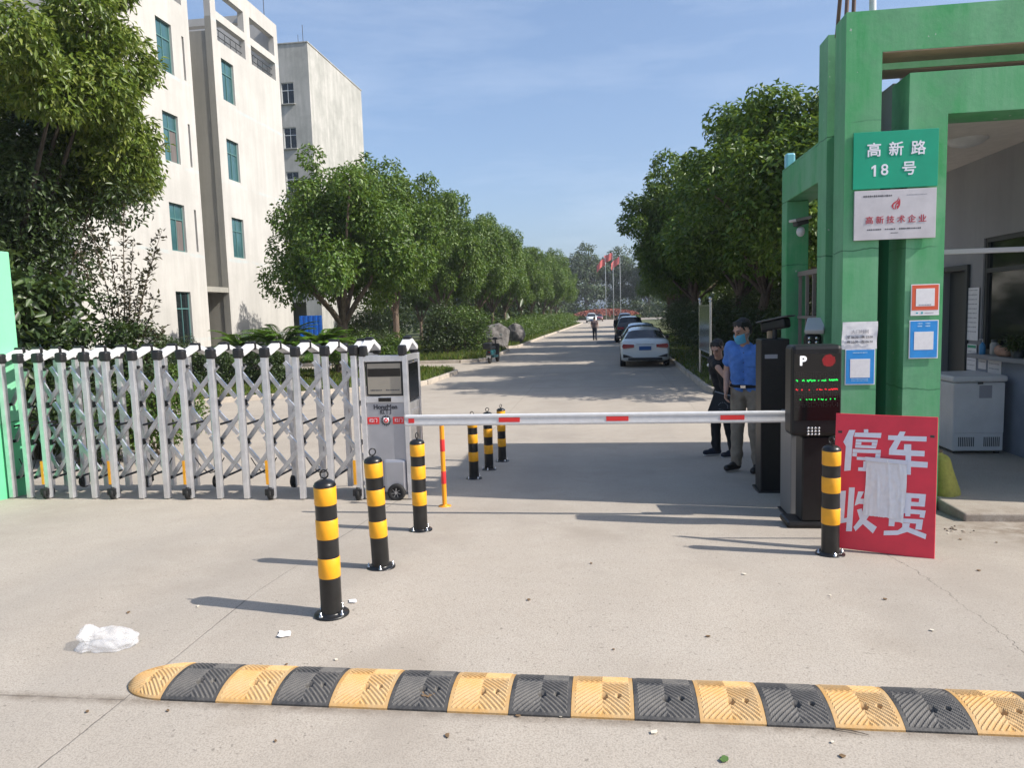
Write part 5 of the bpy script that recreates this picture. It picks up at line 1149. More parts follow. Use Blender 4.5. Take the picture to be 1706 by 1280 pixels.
# ------------------------------------------------------------------ red parking board
def red_board():
    pa = gp(1386, 915); pb = gp(1557, 932); ang = math.atan2(pb.y - pa.y, pb.x - pa.x); W_ = (pb - pa).length; mid = (pa + pb) / 2
    t = thing('parking_board', 'large red parking fee board with white characters leaning by the green pillars', 'sign', (mid.x, mid.y, g(mid.x, mid.y) + .004), ang)
    H_ = .93; tilt = R(-9); Rm = Matrix.Rotation(tilt, 4, 'X')
    def put(o): o.matrix_local = Rm @ o.matrix_local; return o
    mb = MB(); mb.box((-W_ / 2, 0, .0), (W_ / 2, .018, H_), 0, .003); pn = put(mb.build('panel', M_RED, t))
    fr = MB(); [fr.bar((x, .03, .02), (x, .03, H_ - .02), .03, .02) for x in (-W_ / 2 + .03, W_ / 2 - .03)]; fr.bar((-W_ / 2 + .05, .03, .5), (W_ / 2 - .05, .03, .5), .03, .02); put(fr.build('back_frame', M_FRAMED, t))
    lg = MB(); [lg.bar((x, .13, .80), (x, .34, -.0), .025, .02) for x in (-W_ / 2 + .03, W_ / 2 - .03)]; lg.build('rear_leg', M_FRAMED, t)
    # heavy block characters, stroke by stroke (measured on the board face)
    def uv(x, y):
        yt = 92 + (x - 28) / 840 * 23; yb = 1118 + (x - 76) / 814 * 77; v = (y - yt) / (yb - yt)
        xl = 28 + 48 * v; xr = 868 + 22 * v; return ((x - xl) / (xr - xl) - .5) * W_, (1 - v) * H_
    CH = dict(
        stop=[[(152, 220), (205, 220), (187, 275), (187, 530), (133, 535), (133, 345), (108, 312)], [(275, 214), (312, 214), (314, 239), (278, 239)], [(203, 240), (424, 241), (420, 279), (197, 272)],
              [(215, 290), (397, 294), (395, 313), (214, 309)], [(214, 311), (262, 312), (262, 334), (213, 333)], [(350, 315), (395, 315), (391, 337), (349, 336)], [(212, 335), (390, 339), (385, 361), (211, 356)],
              [(193, 365), (427, 371), (427, 398), (193, 393)], [(193, 395), (232, 396), (230, 424), (193, 421)], [(386, 400), (427, 400), (424, 442), (384, 438)], [(232, 425), (384, 432), (384, 456), (232, 448)], [(290, 458), (332, 458), (332, 536), (250, 532), (250, 506), (290, 506)]],
        car=[[(480, 258), (556, 259), (572, 227), (618, 229), (604, 262), (786, 264), (786, 302), (584, 298), (552, 366), (776, 374), (776, 416), (672, 413), (673, 451), (804, 458), (804, 501), (675, 496), (677, 556), (634, 556), (632, 494), (480, 488), (480, 446), (630, 450), (628, 411), (494, 406), (494, 364), (534, 295), (480, 292)], [(612, 324), (668, 324), (670, 372), (612, 370)]],
        take=[[(184, 660), (232, 660), (232, 995), (184, 995), (184, 926), (100, 942), (100, 690), (160, 686), (160, 898), (184, 892)], [(262, 690), (310, 690), (285, 745), (420, 750), (418, 790), (385, 788), (372, 860), (345, 905), (432, 958), (404, 1008), (318, 938), (262, 994), (243, 962), (290, 900), (262, 830), (300, 820), (318, 862), (332, 830), (338, 788), (278, 784), (240, 800)]],
        fee=[[(540, 690), (802, 702), (797, 797), (690, 793), (690, 818), (806, 826), (798, 882), (762, 878), (764, 856), (690, 852), (690, 872), (650, 872), (650, 850), (610, 849), (600, 872), (560, 868), (572, 818), (610, 818), (610, 790), (540, 786), (540, 757), (610, 760), (610, 726), (540, 722)], [(525, 884), (790, 894), (782, 972), (734, 970), (738, 926), (572, 916), (570, 950), (525, 948)], [(632, 922), (690, 926), (686, 956), (820, 1004), (815, 1042), (672, 990), (600, 1015), (490, 1020), (490, 985), (600, 980), (632, 955)]])
    holes = [[(650, 728), (655, 728), (655, 760), (650, 760)], [(692, 732), (752, 735), (750, 763), (692, 761)]]
    for nm, polys in CH.items():
        c = MB()
        for k, pl_ in enumerate(polys):
            q = [uv(*p_) for p_ in pl_]; c.prism([(x, z) for x, z in q], .0015, .0026 + k * .00012, Matrix(((1, 0, 0, 0), (0, 0, -1, 0), (0, 1, 0, 0), (0, 0, 0, 1))))
        c.build('character', M_SIGNWHITE, pn)
    c = MB()
    for pl_ in holes[1:]: c.prism([uv(*p_) for p_ in pl_], .0035, .0042, Matrix(((1, 0, 0, 0), (0, 0, -1, 0), (0, 1, 0, 0), (0, 0, 0, 1))))
    c.build('character_counter', M_RED, pn)
    return mid, ang, W_, H_, tilt
mid, ang, BW, BH, tilt = red_board()
tp = thing('taped_paper', 'crumpled blank white paper taped over the middle of the red parking board', 'paper', (mid.x, mid.y, g(mid.x, mid.y) + .004), ang)
pm = paper_mesh(.122, .195, .0085, 8, 40, 34); u0 = (-BW / 2 + BW * .515, BH * (1 - .53))
Rm = Matrix.Rotation(tilt, 4, 'X') @ Matrix.Translation((u0[0], -.006, u0[1])) @ Matrix.Rotation(R(1.5), 4, 'Y')
pm.v = [tuple(Rm @ Vector((x * (1 + .02 * z), y, z - (x > .05) * .02 * (x - .05) / .05))) for x, y, z in pm.v]; pm.build('sheet', M_PAPER, tp)
tb = MB(); tb.box((-.13, -.0125, .172), (.125, -.011, .2)); tb.v = [tuple(Rm @ Vector(v)) for v in tb.v]; tb.build('tape', mat('clear_tape', (.66, .66, .72), .2), tp)

# ------------------------------------------------------------------ speed hump
def ridge_wear(m, col, amt):
    """rubbed, dusty tops of the moulded ridges"""
    b = m.node_tree.nodes['Principled BSDF']; src = b.inputs['Base Color'].links[0].from_socket
    at = m.node_tree.nodes.new('ShaderNodeAttribute'); at.attribute_name = 'wear'
    m.node_tree.links.new(mixc(m, mathn(m, 'MULTIPLY', at.outputs['Fac'], amt), src, col), b.inputs['Base Color'])
ridge_wear(M_RUBB, (0.19, 0.18, 0.17), .6); ridge_wear(M_RUBY, (0.60, 0.42, 0.22), .6)
def hump():
    y0, y1, zt = 2.71, 3.02, .05; gz = g(0, 2.8)
    t = thing('speed_hump', 'yellow and black ribbed rubber speed hump across the foreground', 'speed hump', (-1.91, (y0 + y1) / 2, gz))
    W_ = .25; D = y1 - y0
    def prof(v):  # v 0..1 across the hump, front to back
        s = 1 - abs(2 * v - 1) ** 2.2; return .008 + (zt - .008) * s ** .85
    def seg(nx, ny, end=False):
        vs = []; wear = []
        for j in range(ny + 1):
            v = j / ny
            for i in range(nx + 1):
                u = i / nx; x = u * W_; y = -D / 2 + v * D
                z = prof(v)
                if end:
                    # the rounded end: a half disc squeezed to the nose
                    a = 1 - u; ext = math.sqrt(max(0, 1 - (1 - u) ** 2)); x = u * .235 + .015; y = (v - .5) * D * max(.02, ext); z = .006 + (prof(v) - .006) * min(1, ext ** 1.1)
                du = abs(u - .5); ph = (v * 1.25 + du * .95) if v < .62 else (v * 1.25 - du * .95 + .2)
                rb = (math.sin(ph * 2 * math.pi * 11.5)); rdg = max(-1, min(1, rb * 1.8)) * .0024
                if .06 < u < .94 and .03 < v < .97 and abs(v - .62) > .02: z += rdg
                if not end or u > .35:
                    for hx, hv, hr in ((.52, .30, .07), (.76, .32, .05)):
                        dx = (u - hx); dv = (v - hv) * 1.1; q = math.hypot(dx, dv)
                        if q < hr: z -= .018 * min(1, (hr - q) / .025)
                    if abs(u - .52) < .11 and .1 < v < .18: z = z * .55 + (prof(v)) * .45
                wear.append(max(0.0, rb) ** 2 * (1 if .06 < u < .94 and .03 < v < .97 else .2)); vs.append((x, y, z))
        n = nx + 1; f = [(j * n + i, j * n + i + 1, (j + 1) * n + i + 1, (j + 1) * n + i) for j in range(ny) for i in range(nx)]
        # skirt
        o = len(vs); rim = [i for i in range(n)] + [j * n + nx for j in range(1, ny + 1)] + [ny * n + i for i in range(nx - 1, -1, -1)] + [j * n for j in range(ny - 1, 0, -1)]
        for r_ in rim: vs.append((vs[r_][0], vs[r_][1], -.02))
        m_ = len(rim)
        for k in range(m_): f.append((rim[k], o + k, o + (k + 1) % m_, rim[(k + 1) % m_]))
        mb = MB(); mb.add(vs, f, 0, False); mb.wear = wear + [0.0] * m_; return mb
    def worn(me, wr):
        at = me.attributes.new('wear', 'FLOAT', 'POINT'); at.data.foreach_set('value', wr); return me
    sg_ = seg(84, 72); me_y = worn(sg_.mesh('yellow_module', M_RUBY), sg_.wear); me_b = worn(sg_.mesh('black_module', M_RUBB), sg_.wear)
    # left nose: yellow rounded end, mirrored so the nose points left
    nose = seg(84, 72, True); worn(nose.build('end_cap', M_RUBY, t, (-.25, 0, 0)).data, nose.wear)
    for k in range(15):
        o = bpy.data.objects.new('black_module' if k % 2 == 0 else 'yellow_module', me_b if k % 2 == 0 else me_y); COL.objects.link(o); o.parent = t
        o.location = (k * W_ + .001, random.uniform(-.0015, .0015), 0); o.scale = (.993, 1, 1)
    for k in range(15):
        st_ = MB(); st_.lathe([(.011, .0), (.011, .008), (0, .010)], 8, 0, Matrix.Translation((k * W_ + W_ * .52, -D / 2 + D * .30, .018))); st_.build('fixing_bolt', M_STEEL, t)

hump()

# ------------------------------------------------------------------ cars
def make_car(name, label, loc, rz, paint, kind='sedan', plate='', lamp_front=False):
    """local: rear bumper at y=0, nose at +L, wheels on z=0"""
    t = thing(name, label, 'car', loc, rz)
    if kind == 'sedan':
        Lc, W_ = 4.6, .90
        # y, half width, bottom, belt z, belt half width, top z, top half width
        S = [(0.02, .80, .36, .74, .76, .80, .62), (.10, .87, .28, .90, .82, .98, .70), (.30, .895, .22, .95, .85, 1.045, .74), (.55, .90, .20, .96, .865, 1.06, .74),
             (1.05, .90, .20, .96, .87, 1.35, .57), (1.55, .90, .20, .95, .87, 1.445, .56), (2.2, .90, .20, .94, .87, 1.46, .56), (2.75, .90, .20, .93, .87, 1.40, .57),
             (3.45, .90, .20, .92, .865, .99, .72), (4.0, .89, .22, .86, .83, .91, .68), (4.4, .84, .26, .76, .76, .80, .60), (4.58, .72, .34, .62, .66, .66, .5)]
        cab = (3, 8); ax = (.95, 3.65); rw = .315
    else:
        Lc, W_ = 4.7, .94
        S = [(0.02, .84, .42, .86, .82, .92, .68), (.08, .90, .34, 1.02, .87, 1.12, .76), (.22, .93, .28, 1.05, .89, 1.30, .74), (.50, .94, .26, 1.05, .90, 1.64, .64),
             (1.1, .94, .26, 1.04, .90, 1.70, .64), (1.8, .94, .26, 1.03, .90, 1.71, .64), (2.5, .94, .26, 1.02, .90, 1.68, .64), (2.85, .94, .26, 1.01, .90, 1.58, .66),
             (3.5, .94, .26, 1.0, .89, 1.09, .74), (4.1, .92, .28, .96, .86, 1.02, .70), (4.5, .88, .32, .84, .80, .88, .62), (4.68, .76, .4, .68, .7, .72, .5)]
        cab = (2, 8); ax = (.95, 3.75); rw = .36
    def ring(s):
        y, w_, zb, zl, wl, zt, wt = s; zm = zb + (zl - zb) * .5
        half = [(0, zb), (w_ * .82, zb), (w_ * .97, zb + .05), (w_, zm), (w_ * .99, zl - .08), (wl, zl), (wl + (wt - wl) * .94, zl + (zt - zl) * .84), (wt * .8, zt - (zt - zl) * .02 - .008), (wt * .45, zt), (0, zt + .006)]
        return [(x, y, z) for x, z in half] + [(-x, y, z) for x, z in half[-2:0:-1]]
    rings = [ring(s) for s in S]; n = len(rings[0]); body = MB(); glass = MB()
    vs = [v for r_ in rings for v in r_]; bf = []; gf = []
    for i in range(len(S) - 1):
        for k in range(n):
            f = (i * n + k, i * n + (k + 1) % n, (i + 1) * n + (k + 1) % n, (i + 1) * n + k)
            kk = k if k < n / 2 else n - 1 - k
            side = cab[0] + 1 <= i < cab[1] - 1 and kk == 5; rearw = i == cab[0] and kk in (6, 7, 8); front = i == cab[1] - 1 and kk in (6, 7, 8)
            (gf if (side or rearw or front) else bf).append(f)
    bf.append(tuple(range(n - 1, -1, -1))); bf.append(tuple((len(S) - 1) * n + k for k in range(n)))
    body.add(vs, bf, 0, True); glass.add(vs, gf, 0, True)
    Bo = body.build('body', paint, t); 
    for p in list(Bo.data.polygons)[-2:]: p.use_smooth = False
    glass.build('windows', M_CARGLASS, t)
    # pillars between the side windows
    pl = MB()
    for y in (1.62, 2.42):
        for s in (-1, 1): pl.bar((s * .868, y, .94 + (0.07 if kind != 'sedan' else 0)), (s * (.60 if kind == 'sedan' else .69), y + .03, (1.40 if kind == 'sedan' else 1.62)), .07, .02)
    pl.build('door_pillar', M_BLACKPL, t)
    for y in ax:
        for s in (-1, 1):
            M = Matrix.Translation((s * (W_ - .20), y, rw)) @ Matrix.Rotation(s * math.pi / 2, 4, 'Y')
            w2 = MB(); w2.lathe([(rw * .62, .0), (rw * .95, .0), (rw, .02), (rw, .19), (rw * .95, .21), (rw * .66, .21)], 28, 0, M); wh = w2.build('wheel', M_TYRE, t)
            r2 = MB(); r2.lathe([(0, .20), (rw * .2, .2), (rw * .6, .19), (rw * .67, .208), (rw * .67, .05), (0, .05)], 24, 0, M); r2.build('rim', M_ALUD, wh)
            ar = MB(); ar.lathe([(rw * 1.02, .08), (rw * 1.14, .08), (rw * 1.14, .206), (rw * 1.02, .206)], 28, 0, M, cap=False); ar.build('wheel_arch', M_BLACKPL, t)
    # rear: lamps, plate, diffuser
    zt_ = .80 if kind == 'sedan' else .96
    for s in (-1, 1):
        tl = MB()
        tl.prism([(s * .40, zt_ - .055), (s * .79, zt_ - .10), (s * .835, zt_ - .02), (s * .80, zt_ + .075), (s * .40, zt_ + .05)], -.0, .12, Matrix(((1, 0, 0, 0), (0, 0, 1, -.012), (0, 1, 0, 0), (0, 0, 0, 1))))
        tl.build('tail_lamp', M_TAIL, t)
        hl = MB(); hl.prism([(s * .40, zt_ - .14), (s * .66, zt_ - .12), (s * .74, zt_ - .0), (s * .44, zt_ - .07)], 0, .2, Matrix(((1, 0, 0, 0), (0, 0, 1, Lc - .26), (0, 1, 0, -.02), (0, 0, 0, 1)))); hl.build('headlight', M_HEADL, t)
        mr = MB(); mr.ell((s * (W_ + .06), 3.0, 1.0 if kind == 'sedan' else 1.1), (.10, .06, .07), n=12, m=8); mr.build('wing_mirror', M_BLACKPL if kind == 'sedan' else paint, t)
        hd = MB()
        for y in (1.75, 2.6): hd.bar((s * (W_ + .004), y, .83), (s * (W_ + .004), y + .18, .83), .02, .025)
        hd.build('door_handle', M_STEEL, t)
        vt = MB(); vt.prism([(s * .44, .40), (s * .80, .37), (s * .80, .50), (s * .72, .485)], -.004, .1, Matrix(((1, 0, 0, 0), (0, 0, 1, .0), (0, 1, 0, 0 if kind == 'sedan' else .05), (0, 0, 0, 1)))); vt.build('rear_vent', M_BLACKPL, t)
    bp_ = MB(); bp_.box((-.62, -.012, .27), (.62, .25, .37), 0, .03); bp_.build('bumper_insert', M_BLACKPL, t); bp_ = MB(); bp_.box((-.7, Lc - .25, .27), (.7, Lc + .005, .40), 0, .03); bp_.box((-.45, Lc - .2, .5), (.45, Lc + .008, .62), 0, .02); bp_.build('front_grille', M_BLACKPL, t)
    pt = MB(); pt.box((-.22, -.016, zt_ - .16), (.22, .03, zt_ - .02), 0, .004); P_ = pt.build('number_plate', M_PLATEBLUE, t)
    if plate: text(plate, .11, M_SIGNWHITE, P_, (0, -.018, zt_ - .09), name='plate_lettering', sx=.9)
    pt = MB(); pt.box((-.22, Lc - .02, .42), (.22, Lc + .014, .55), 0, .004); pt.build('number_plate', M_PLATEBLUE, t)
    ch = MB(); ch.box((-.34, .012, zt_ + .055), (.34, .05, zt_ + .075), 0, .004); ch.build('boot_trim', M_ALUD, t)
    if kind != 'sedan':
        rr_ = MB(); [rr_.bar((s * .6, .8, 1.73), (s * .6, 2.6, 1.73), .04, .04) for s in (-1, 1)]; rr_.build('roof_rail', M_BLACKPL, t)
    return t
make_car('sedan_car', 'white sedan with red tail lamps and blue plate, nearest of the parked cars', (1.45, 26.7, 0), R(-1.2), M_CARWHITE, 'sedan', 'A·D5012'[:0])
make_car('sedan_car', 'pale blue sedan parked directly ahead of the nearest white sedan', (1.72, 35.2, 0), R(-1), M_CARBLUE, 'sedan')
make_car('minivan_car', 'dark brown-black van parked ahead of the pale blue sedan', (1.62, 47.0, 0), R(-1), M_CARDARK, 'suv')
make_car('suv_car', 'silver car facing the camera, farthest of the cars parked on the right', (2.55, 96.0, 0), R(180), M_CARGREY, 'suv')
make_car('suv_car', 'white car facing the camera at the far left kerb of the road', (-2.3, 132.0, 0), R(180), M_CARWHITE, 'suv')
make_car('sedan_car', 'dark red car behind the far white car at the road end', (-1.2, 146.0, 0), R(180), M_CARRED, 'sedan')

# ------------------------------------------------------------------ people
def hand(mb, wrist, d, side, palm_n, curl=.35, s=1.0):
    """palm, four unequal fingers and a thumb; d = direction of the hand"""
    wrist = Vector(wrist); d = Vector(d).normalized(); n = Vector(palm_n); n = (n - d * n.dot(d)).normalized(); sd_ = d.cross(n) * side
    pe = wrist + d * .085 * s
    for k in (-1, 0, 1): cap(mb, wrist + sd_ * k * .012 * s, pe + sd_ * k * .024 * s, .015 * s, .0135 * s, 8)
    for k, (off, ln) in enumerate(((-.032, .068), (-.011, .08), (.011, .076), (.031, .06))):
        a = pe + sd_ * off * s; p1_ = a + (d * math.cos(curl) + n * math.sin(curl)) * ln * .5 * s; p2_ = p1_ + (d * math.cos(curl * 2.4) + n * math.sin(curl * 2.4)) * ln * .5 * s
        cap(mb, a, p1_, .0088 * s, .008 * s, 8); cap(mb, p1_, p2_, .008 * s, .0068 * s, 8)
    a = wrist + d * .03 * s - sd_ * .025 * s; p1_ = a + (d * .6 - sd_ * .7 + n * .35).normalized() * .04 * s; p2_ = p1_ + (d * .85 - sd_ * .15 + n * .5).normalized() * .035 * s
    cap(mb, a, p1_, .011 * s, .0095 * s, 8); cap(mb, p1_, p2_, .0095 * s, .0075 * s, 8)

def crease(me, amp, f, low=False):
    """cloth folds: slanting ridges that tighten at the waist, knees and ankles"""
    n = len(me.vertices); co = np.empty(n * 3, np.float32); me.vertices.foreach_get('co', co); co = co.reshape(-1, 3); no = np.empty(n * 3, np.float32); me.vertices.foreach_get('normal', no); no = no.reshape(-1, 3)
    x, y, z = co.T; a = np.arctan2(y, x)
    d = np.abs(np.sin(z * 21 * f + x * 17 + 2.2 * np.sin(x * 9 + y * 7))) ** 3 + .7 * np.abs(np.sin(z * 33 * f - x * 22 + y * 14 + 1.3)) ** 4 + .5 * np.sin(a * 5 + z * 6) * (1.0 if not low else .4)
    if low: d = d * (.5 + .9 * np.exp(-((z - .16) / .12) ** 2) + .5 * np.exp(-((z - .52) / .12) ** 2) + .6 * np.exp(-((z - .86) / .1) ** 2))
    co = co + no * ((d - .5) * amp)[:, None]; me.vertices.foreach_set('co', co.ravel().astype(np.float32)); me.update()
def person(label, loc, rz, scale, P, mats, voxel=.009, hair='short', extras=None, shoe=None, sleeve=.62, neck_open=False):
    """standing figure facing local -Y.  P: joints of the pose"""
    t = thing('person', label, 'person', loc, rz); t.scale = (scale,) * 3
    J = dict(pel=(0, 0, .95), chest=(0, -.01, 1.30), neck=(0, -.01, 1.47), head=(0, -.04, 1.615), shL=(.185, 0, 1.42), shR=(-.185, 0, 1.42), elL=(.25, .02, 1.14), elR=(-.25, .02, 1.14),
             haL=(.25, -.06, .90), haR=(-.25, -.06, .90), hipL=(.09, 0, .92), hipR=(-.09, 0, .92), knL=(.10, -.03, .50), knR=(-.10, -.03, .50), anL=(.11, .02, .085), anR=(-.11, .02, .085),
             toeL=(.14, -.15, .035), toeR=(-.14, -.15, .035), look=(0, -1, 0), palmL=(-1, 0, 0), palmR=(1, 0, 0)); J.update(P)
    V_ = {k: Vector(v) for k, v in J.items()}
    def torso(mb, e, bottom=0.0):
        pel = V_['pel']; ch = V_['chest']; nk = V_['neck']
        for s in (-1, 1):
            cap(mb, pel + Vector((s * .065, 0, bottom)), ch + Vector((s * .085, 0, 0)), .098 + e, .108 + e, 14)
            cap(mb, ch + Vector((s * .06, 0, .0)), (V_['shL'] if s > 0 else V_['shR']) + Vector((-s * .015, 0, -.01)), .105 + e, .062 + e, 12)
        cap(mb, ch + Vector((0, 0, .04)), nk + Vector((0, 0, -.05)), .10 + e, .06 + e, 12)
    b = MB(); torso(b, -.012)
    cap(b, V_['neck'] + Vector((0, 0, -.06)), V_['head'] + Vector((0, .02, -.07)), .056, .052, 12)
    lk = V_['look'].normalized(); up = Vector((0, 0, 1)); rt = lk.cross(up).normalized(); u2 = rt.cross(lk).normalized(); hc = V_['head']
    HM = Matrix((rt, -lk, u2)).transposed().to_4x4()
    hp = lambda x, y, z: hc + rt * x - lk * y + u2 * z    # y positive = back of the head
    b.ell(hp(0, .015, .035), (.075, .095, .085), n=18, m=12, M=HM); b.ell(hp(0, -.012, -.03), (.062, .072, .09), n=18, m=12, M=HM); cap(b, hp(0, -.045, -.075), hp(0, -.06, -.088), .036, .028, 10)
    cap(b, hp(0, -.09, .015), hp(0, -.108, -.018), .010, .015, 8)
    for s in (-1, 1):
        b.ell(hp(s * .077, .012, -.005), (.012, .022, .034), n=10, m=7, M=HM); cap(b, hp(s * .02, -.088, .033), hp(s * .05, -.076, .033), .011, .01, 8)
    for s, k in ((1, 'L'), (-1, 'R')):
        cap(b, V_['sh' + k], V_['el' + k], .050, .040, 12); cap(b, V_['el' + k], V_['ha' + k], .040, .026, 12)
        hand(b, V_['ha' + k], V_['ha' + k] - V_['el' + k] + Vector((0, 0, -.03)), s, V_['palm' + k], .45)
        cap(b, V_['hip' + k], V_['kn' + k], .078, .055, 12); cap(b, V_['kn' + k], V_['an' + k], .052, .036, 12); cap(b, V_['an' + k] + Vector((0, .02, -.03)), V_['toe' + k], .038, .026, 10)
    link('body', fused(b, voxel, M_SKIN, 3), t)
    sh = MB(); torso(sh, .012, P.get('hem', .02) if isinstance(P.get('hem', .02), float) else .02)
    for s, k in ((1, 'L'), (-1, 'R')): cap(sh, V_['sh' + k], V_['sh' + k].lerp(V_['el' + k], sleeve), .071, .066 if sleeve < 1 else .05, 12)
    if sleeve >= 1:
        for k in 'LR': cap(sh, V_['el' + k], V_['el' + k].lerp(V_['ha' + k], .92), .054, .042, 12)
    for s in (-1, 1): cap(sh, V_['neck'] + Vector((s * .045, .035, -.02)), V_['neck'] + Vector((s * .03, -.055, -.055)), .018, .014, 8)
    sm_ = fused(sh, voxel, mats[0], 5); crease(sm_, .006, 1.0)
    S_ = link('shirt', sm_, t)
    tr = MB()
    for s in (-1, 1): cap(tr, V_['pel'] + Vector((s * .06, 0, .05)), V_['pel'] + Vector((s * .075, .0, -.06)), .102, .105, 14)
    for k in 'LR': cap(tr, V_['hip' + k], V_['kn' + k], .098, .075, 12); cap(tr, V_['kn' + k], V_['an' + k] + Vector((0, 0, .02)), .074, .062, 12)
    tm_ = fused(tr, voxel, mats[1], 4); crease(tm_, .006, .8, True); link('trousers', tm_, t)
    for s, k in ((1, 'L'), (-1, 'R')):
        so_ = MB(); a = V_['an' + k]; to = V_['toe' + k]; cap(so_, a + Vector((0, .035, -.035)), to + Vector((0, 0, .012)), .045, .038, 12); cap(so_, a + Vector((0, .01, -.01)), a.lerp(to, .5) + Vector((0, 0, .01)), .045, .036, 10)
        so_.box((min(a.x, to.x) - .02, to.y - .02, a.z - .08), (max(a.x, to.x) + .02, a.y + .05, a.z - .05)) if False else None
        so2 = link('shoe', fused(so_, max(voxel, .009), mats[2], 3), t)
        if shoe: 
            sl = MB(); cap(sl, a + Vector((0, .035, -.068)), to + Vector((0, -.005, -.02)), .030, .026, 12); sl.v = [(x, y, max(z, a.z - .083) if z < a.z - .06 else a.z - .06) for x, y, z in sl.v]; sl.build('sole', shoe, so2)
    # hair cap over the skull, with a fringe
    h = MB(); h.ell(hp(0, .035, .055), (.081, .090, .080), n=18, m=12, M=HM); h.ell(hp(0, .055, .0), (.078, .07, .085), n=16, m=10, M=HM)
    for q in range(7):
        sx = (q - 3) * .017; cap(h, hp(sx, -.02, .118 - abs(sx) * .3), hp(sx * 1.25 + .006 * (q % 2), -.064 + abs(sx) * .35, .086 - abs(sx) * .25 - .008 * (q % 2)), .019, .008, 8)
    for sg in (-1, 1): cap(h, hp(sg * .066, -.028, .06), hp(sg * .072, -.022, .018), .014, .007, 8)
    if hair == 'long': cap(h, hp(0, .07, .0), hp(0, .08, -.16), .075, .06, 12); [cap(h, hp(s * .06, .03, .02), hp(s * .07, .03, -.12), .035, .03, 10) for s in (-1, 1)]
    hm = fused(h, max(voxel * .8, .006), M_HAIR, 1)
    for v_ in hm.vertices: c_ = v_.co; v_.co = c_ + v_.normal * (.0045 * math.sin(c_.x * 210 + 3 * math.sin(c_.z * 60)) * math.sin(c_.y * 150 + c_.z * 120))
    link('hair', hm, t)
    for s in (-1, 1):
        e = MB(); e.ell(hp(s * .032, -.083, .012), (.013, .006, .006), n=10, m=7, M=HM); e.build('eye', M_HAIR, t)
        e = MB(); cap(e, hp(s * .018, -.093, .036), hp(s * .05, -.082, .038), .005, .004, 6); e.build('eyebrow', M_HAIR, t)
    mo = MB(); cap(mo, hp(-.022, -.088, -.062), hp(.022, -.088, -.062), .005, .005, 6); mo.build('mouth', mat('lip', (.28, .11, .09), .5), t)
    if extras: extras(t, hp, HM, V_)
    return t
def man_extras(t, hp, HM, V_):
    m = MB(); nx, nz = 10, 8; vs = []
    for j in range(nz + 1):
        for i in range(nx + 1):
            u = i / nx * 2 - 1; v = j / nz; wv = .074 - .012 * (1 - v); a = u * 1.25
            x = wv * math.sin(a) / math.sin(1.25); y = -.012 - (.098 + .012 * math.sin(v * math.pi)) * math.cos(a * .98) - .004 * math.sin(v * 18)
            vs.append(hp(x * 1.05, y, -.115 + v * .105))
    n = nx + 1; m.add(vs, [(j * n + i, j * n + i + 1, (j + 1) * n + i + 1, (j + 1) * n + i) for j in range(nz) for i in range(nx)], 0, True)
    M_ = m.build('face_mask', M_MASK, t)
    st_ = MB()
    for s in (-1, 1):
        for z in (-.02, -.1): st_.tube([hp(s * .07, -.03, z), hp(s * .082, .0, (z - .01) * .5), hp(s * .082, .03, .0)], .002, 5)
    st_.build('ear_loop', M_WHITEPL, M_)
    b = MB(); pel = V_['pel']
    b.tube([pel + Vector((.178 * math.cos(a), .122 * math.sin(a), .035)) for a in np.linspace(0, 2 * math.pi, 29)], .019, 8); b.build('belt', M_BLACKCLOTH, t)
    b = MB(); b.box((-.03, -.148, .965), (.03, -.138, 1.0), 0, .003); b.build('belt_buckle', M_STEEL, t)
    k = MB(); k.box((-.05, -.007, -.06), (.05, .0, .06), 0, .004); o = k.build('shirt_pocket', M_BLUESHIRT, t, (.08, -.125, 1.27)); o.rotation_euler = (R(-4), 0, R(6))
    k = MB()
    for z in (1.36, 1.25, 1.15, 1.06): k.ell((0.0, -.135, z), (.007, .004, .007), n=8, m=5)
    k.build('button', mat('dark_button', (.03, .06, .16), .5), t)
pm_ = gp(1256, 786)
person('man in a blue shirt and khaki trousers with a pale blue face mask, looking down', (1.66, pm_.y, g(0, pm_.y)), R(-28), 1.055,
       dict(head=(-.03, -.09, 1.60), neck=(0, -.03, 1.46), look=(-.42, -.78, -.38), elL=(.26, .06, 1.15), haL=(.24, -.05, .91), elR=(-.24, .03, 1.14), haR=(-.2, -.12, .92), knL=(.10, -.05, .50), anL=(.12, .03, .085), toeL=(.12, -.16, .04), toeR=(-.18, -.15, .04), anR=(-.12, 0.0, .085)),
       (M_BLUESHIRT, M_KHAKI, mat('black_leather', (.012, .012, .012), .45)), .009, 'short', man_extras)
pw = gp(1224, 760)
WL = Vector((1.64, pw.y, g(0, pw.y)))
wmi = (Matrix.Translation(WL) @ Matrix.Rotation(R(-60), 4, 'Z') @ Matrix.Scale(.985, 4)).inverted()
EL, HA = wmi @ aty(1197, 614, 10.0), wmi @ aty(1213, 635, 9.88)
person('person in black clothes bending behind the man in blue, holding a dark bag', WL, R(150) if False else R(-60), .985,
       dict(pel=(0, .02, .93), chest=(0, -.06, 1.26), neck=(0, -.10, 1.42), head=(.04, -.16, 1.54), look=(.4, -.75, -.5), shL=(.17, -.07, 1.37), shR=(-.17, -.07, 1.37), elR=EL, haR=HA, elL=(.22, .0, 1.12), haL=(.22, -.04, .89), palmR=(1, 0, 0),
            anL=(.12, .06, .085), toeL=(.12, -.12, .035), knL=(.10, -.02, .5), anR=(-.12, -.05, .085), toeR=(-.15, -.22, .035), knR=(-.11, -.07, .5)),
       (M_BLACKCLOTH, M_BLACKCLOTH, M_NAVY), .009, 'short', None, M_WHITEPL, .75)
wm = Matrix.Translation(WL) @ Matrix.Rotation(R(-60), 4, 'Z') @ Matrix.Scale(.985, 4)
hb = aty(1213, 650, 9.84)
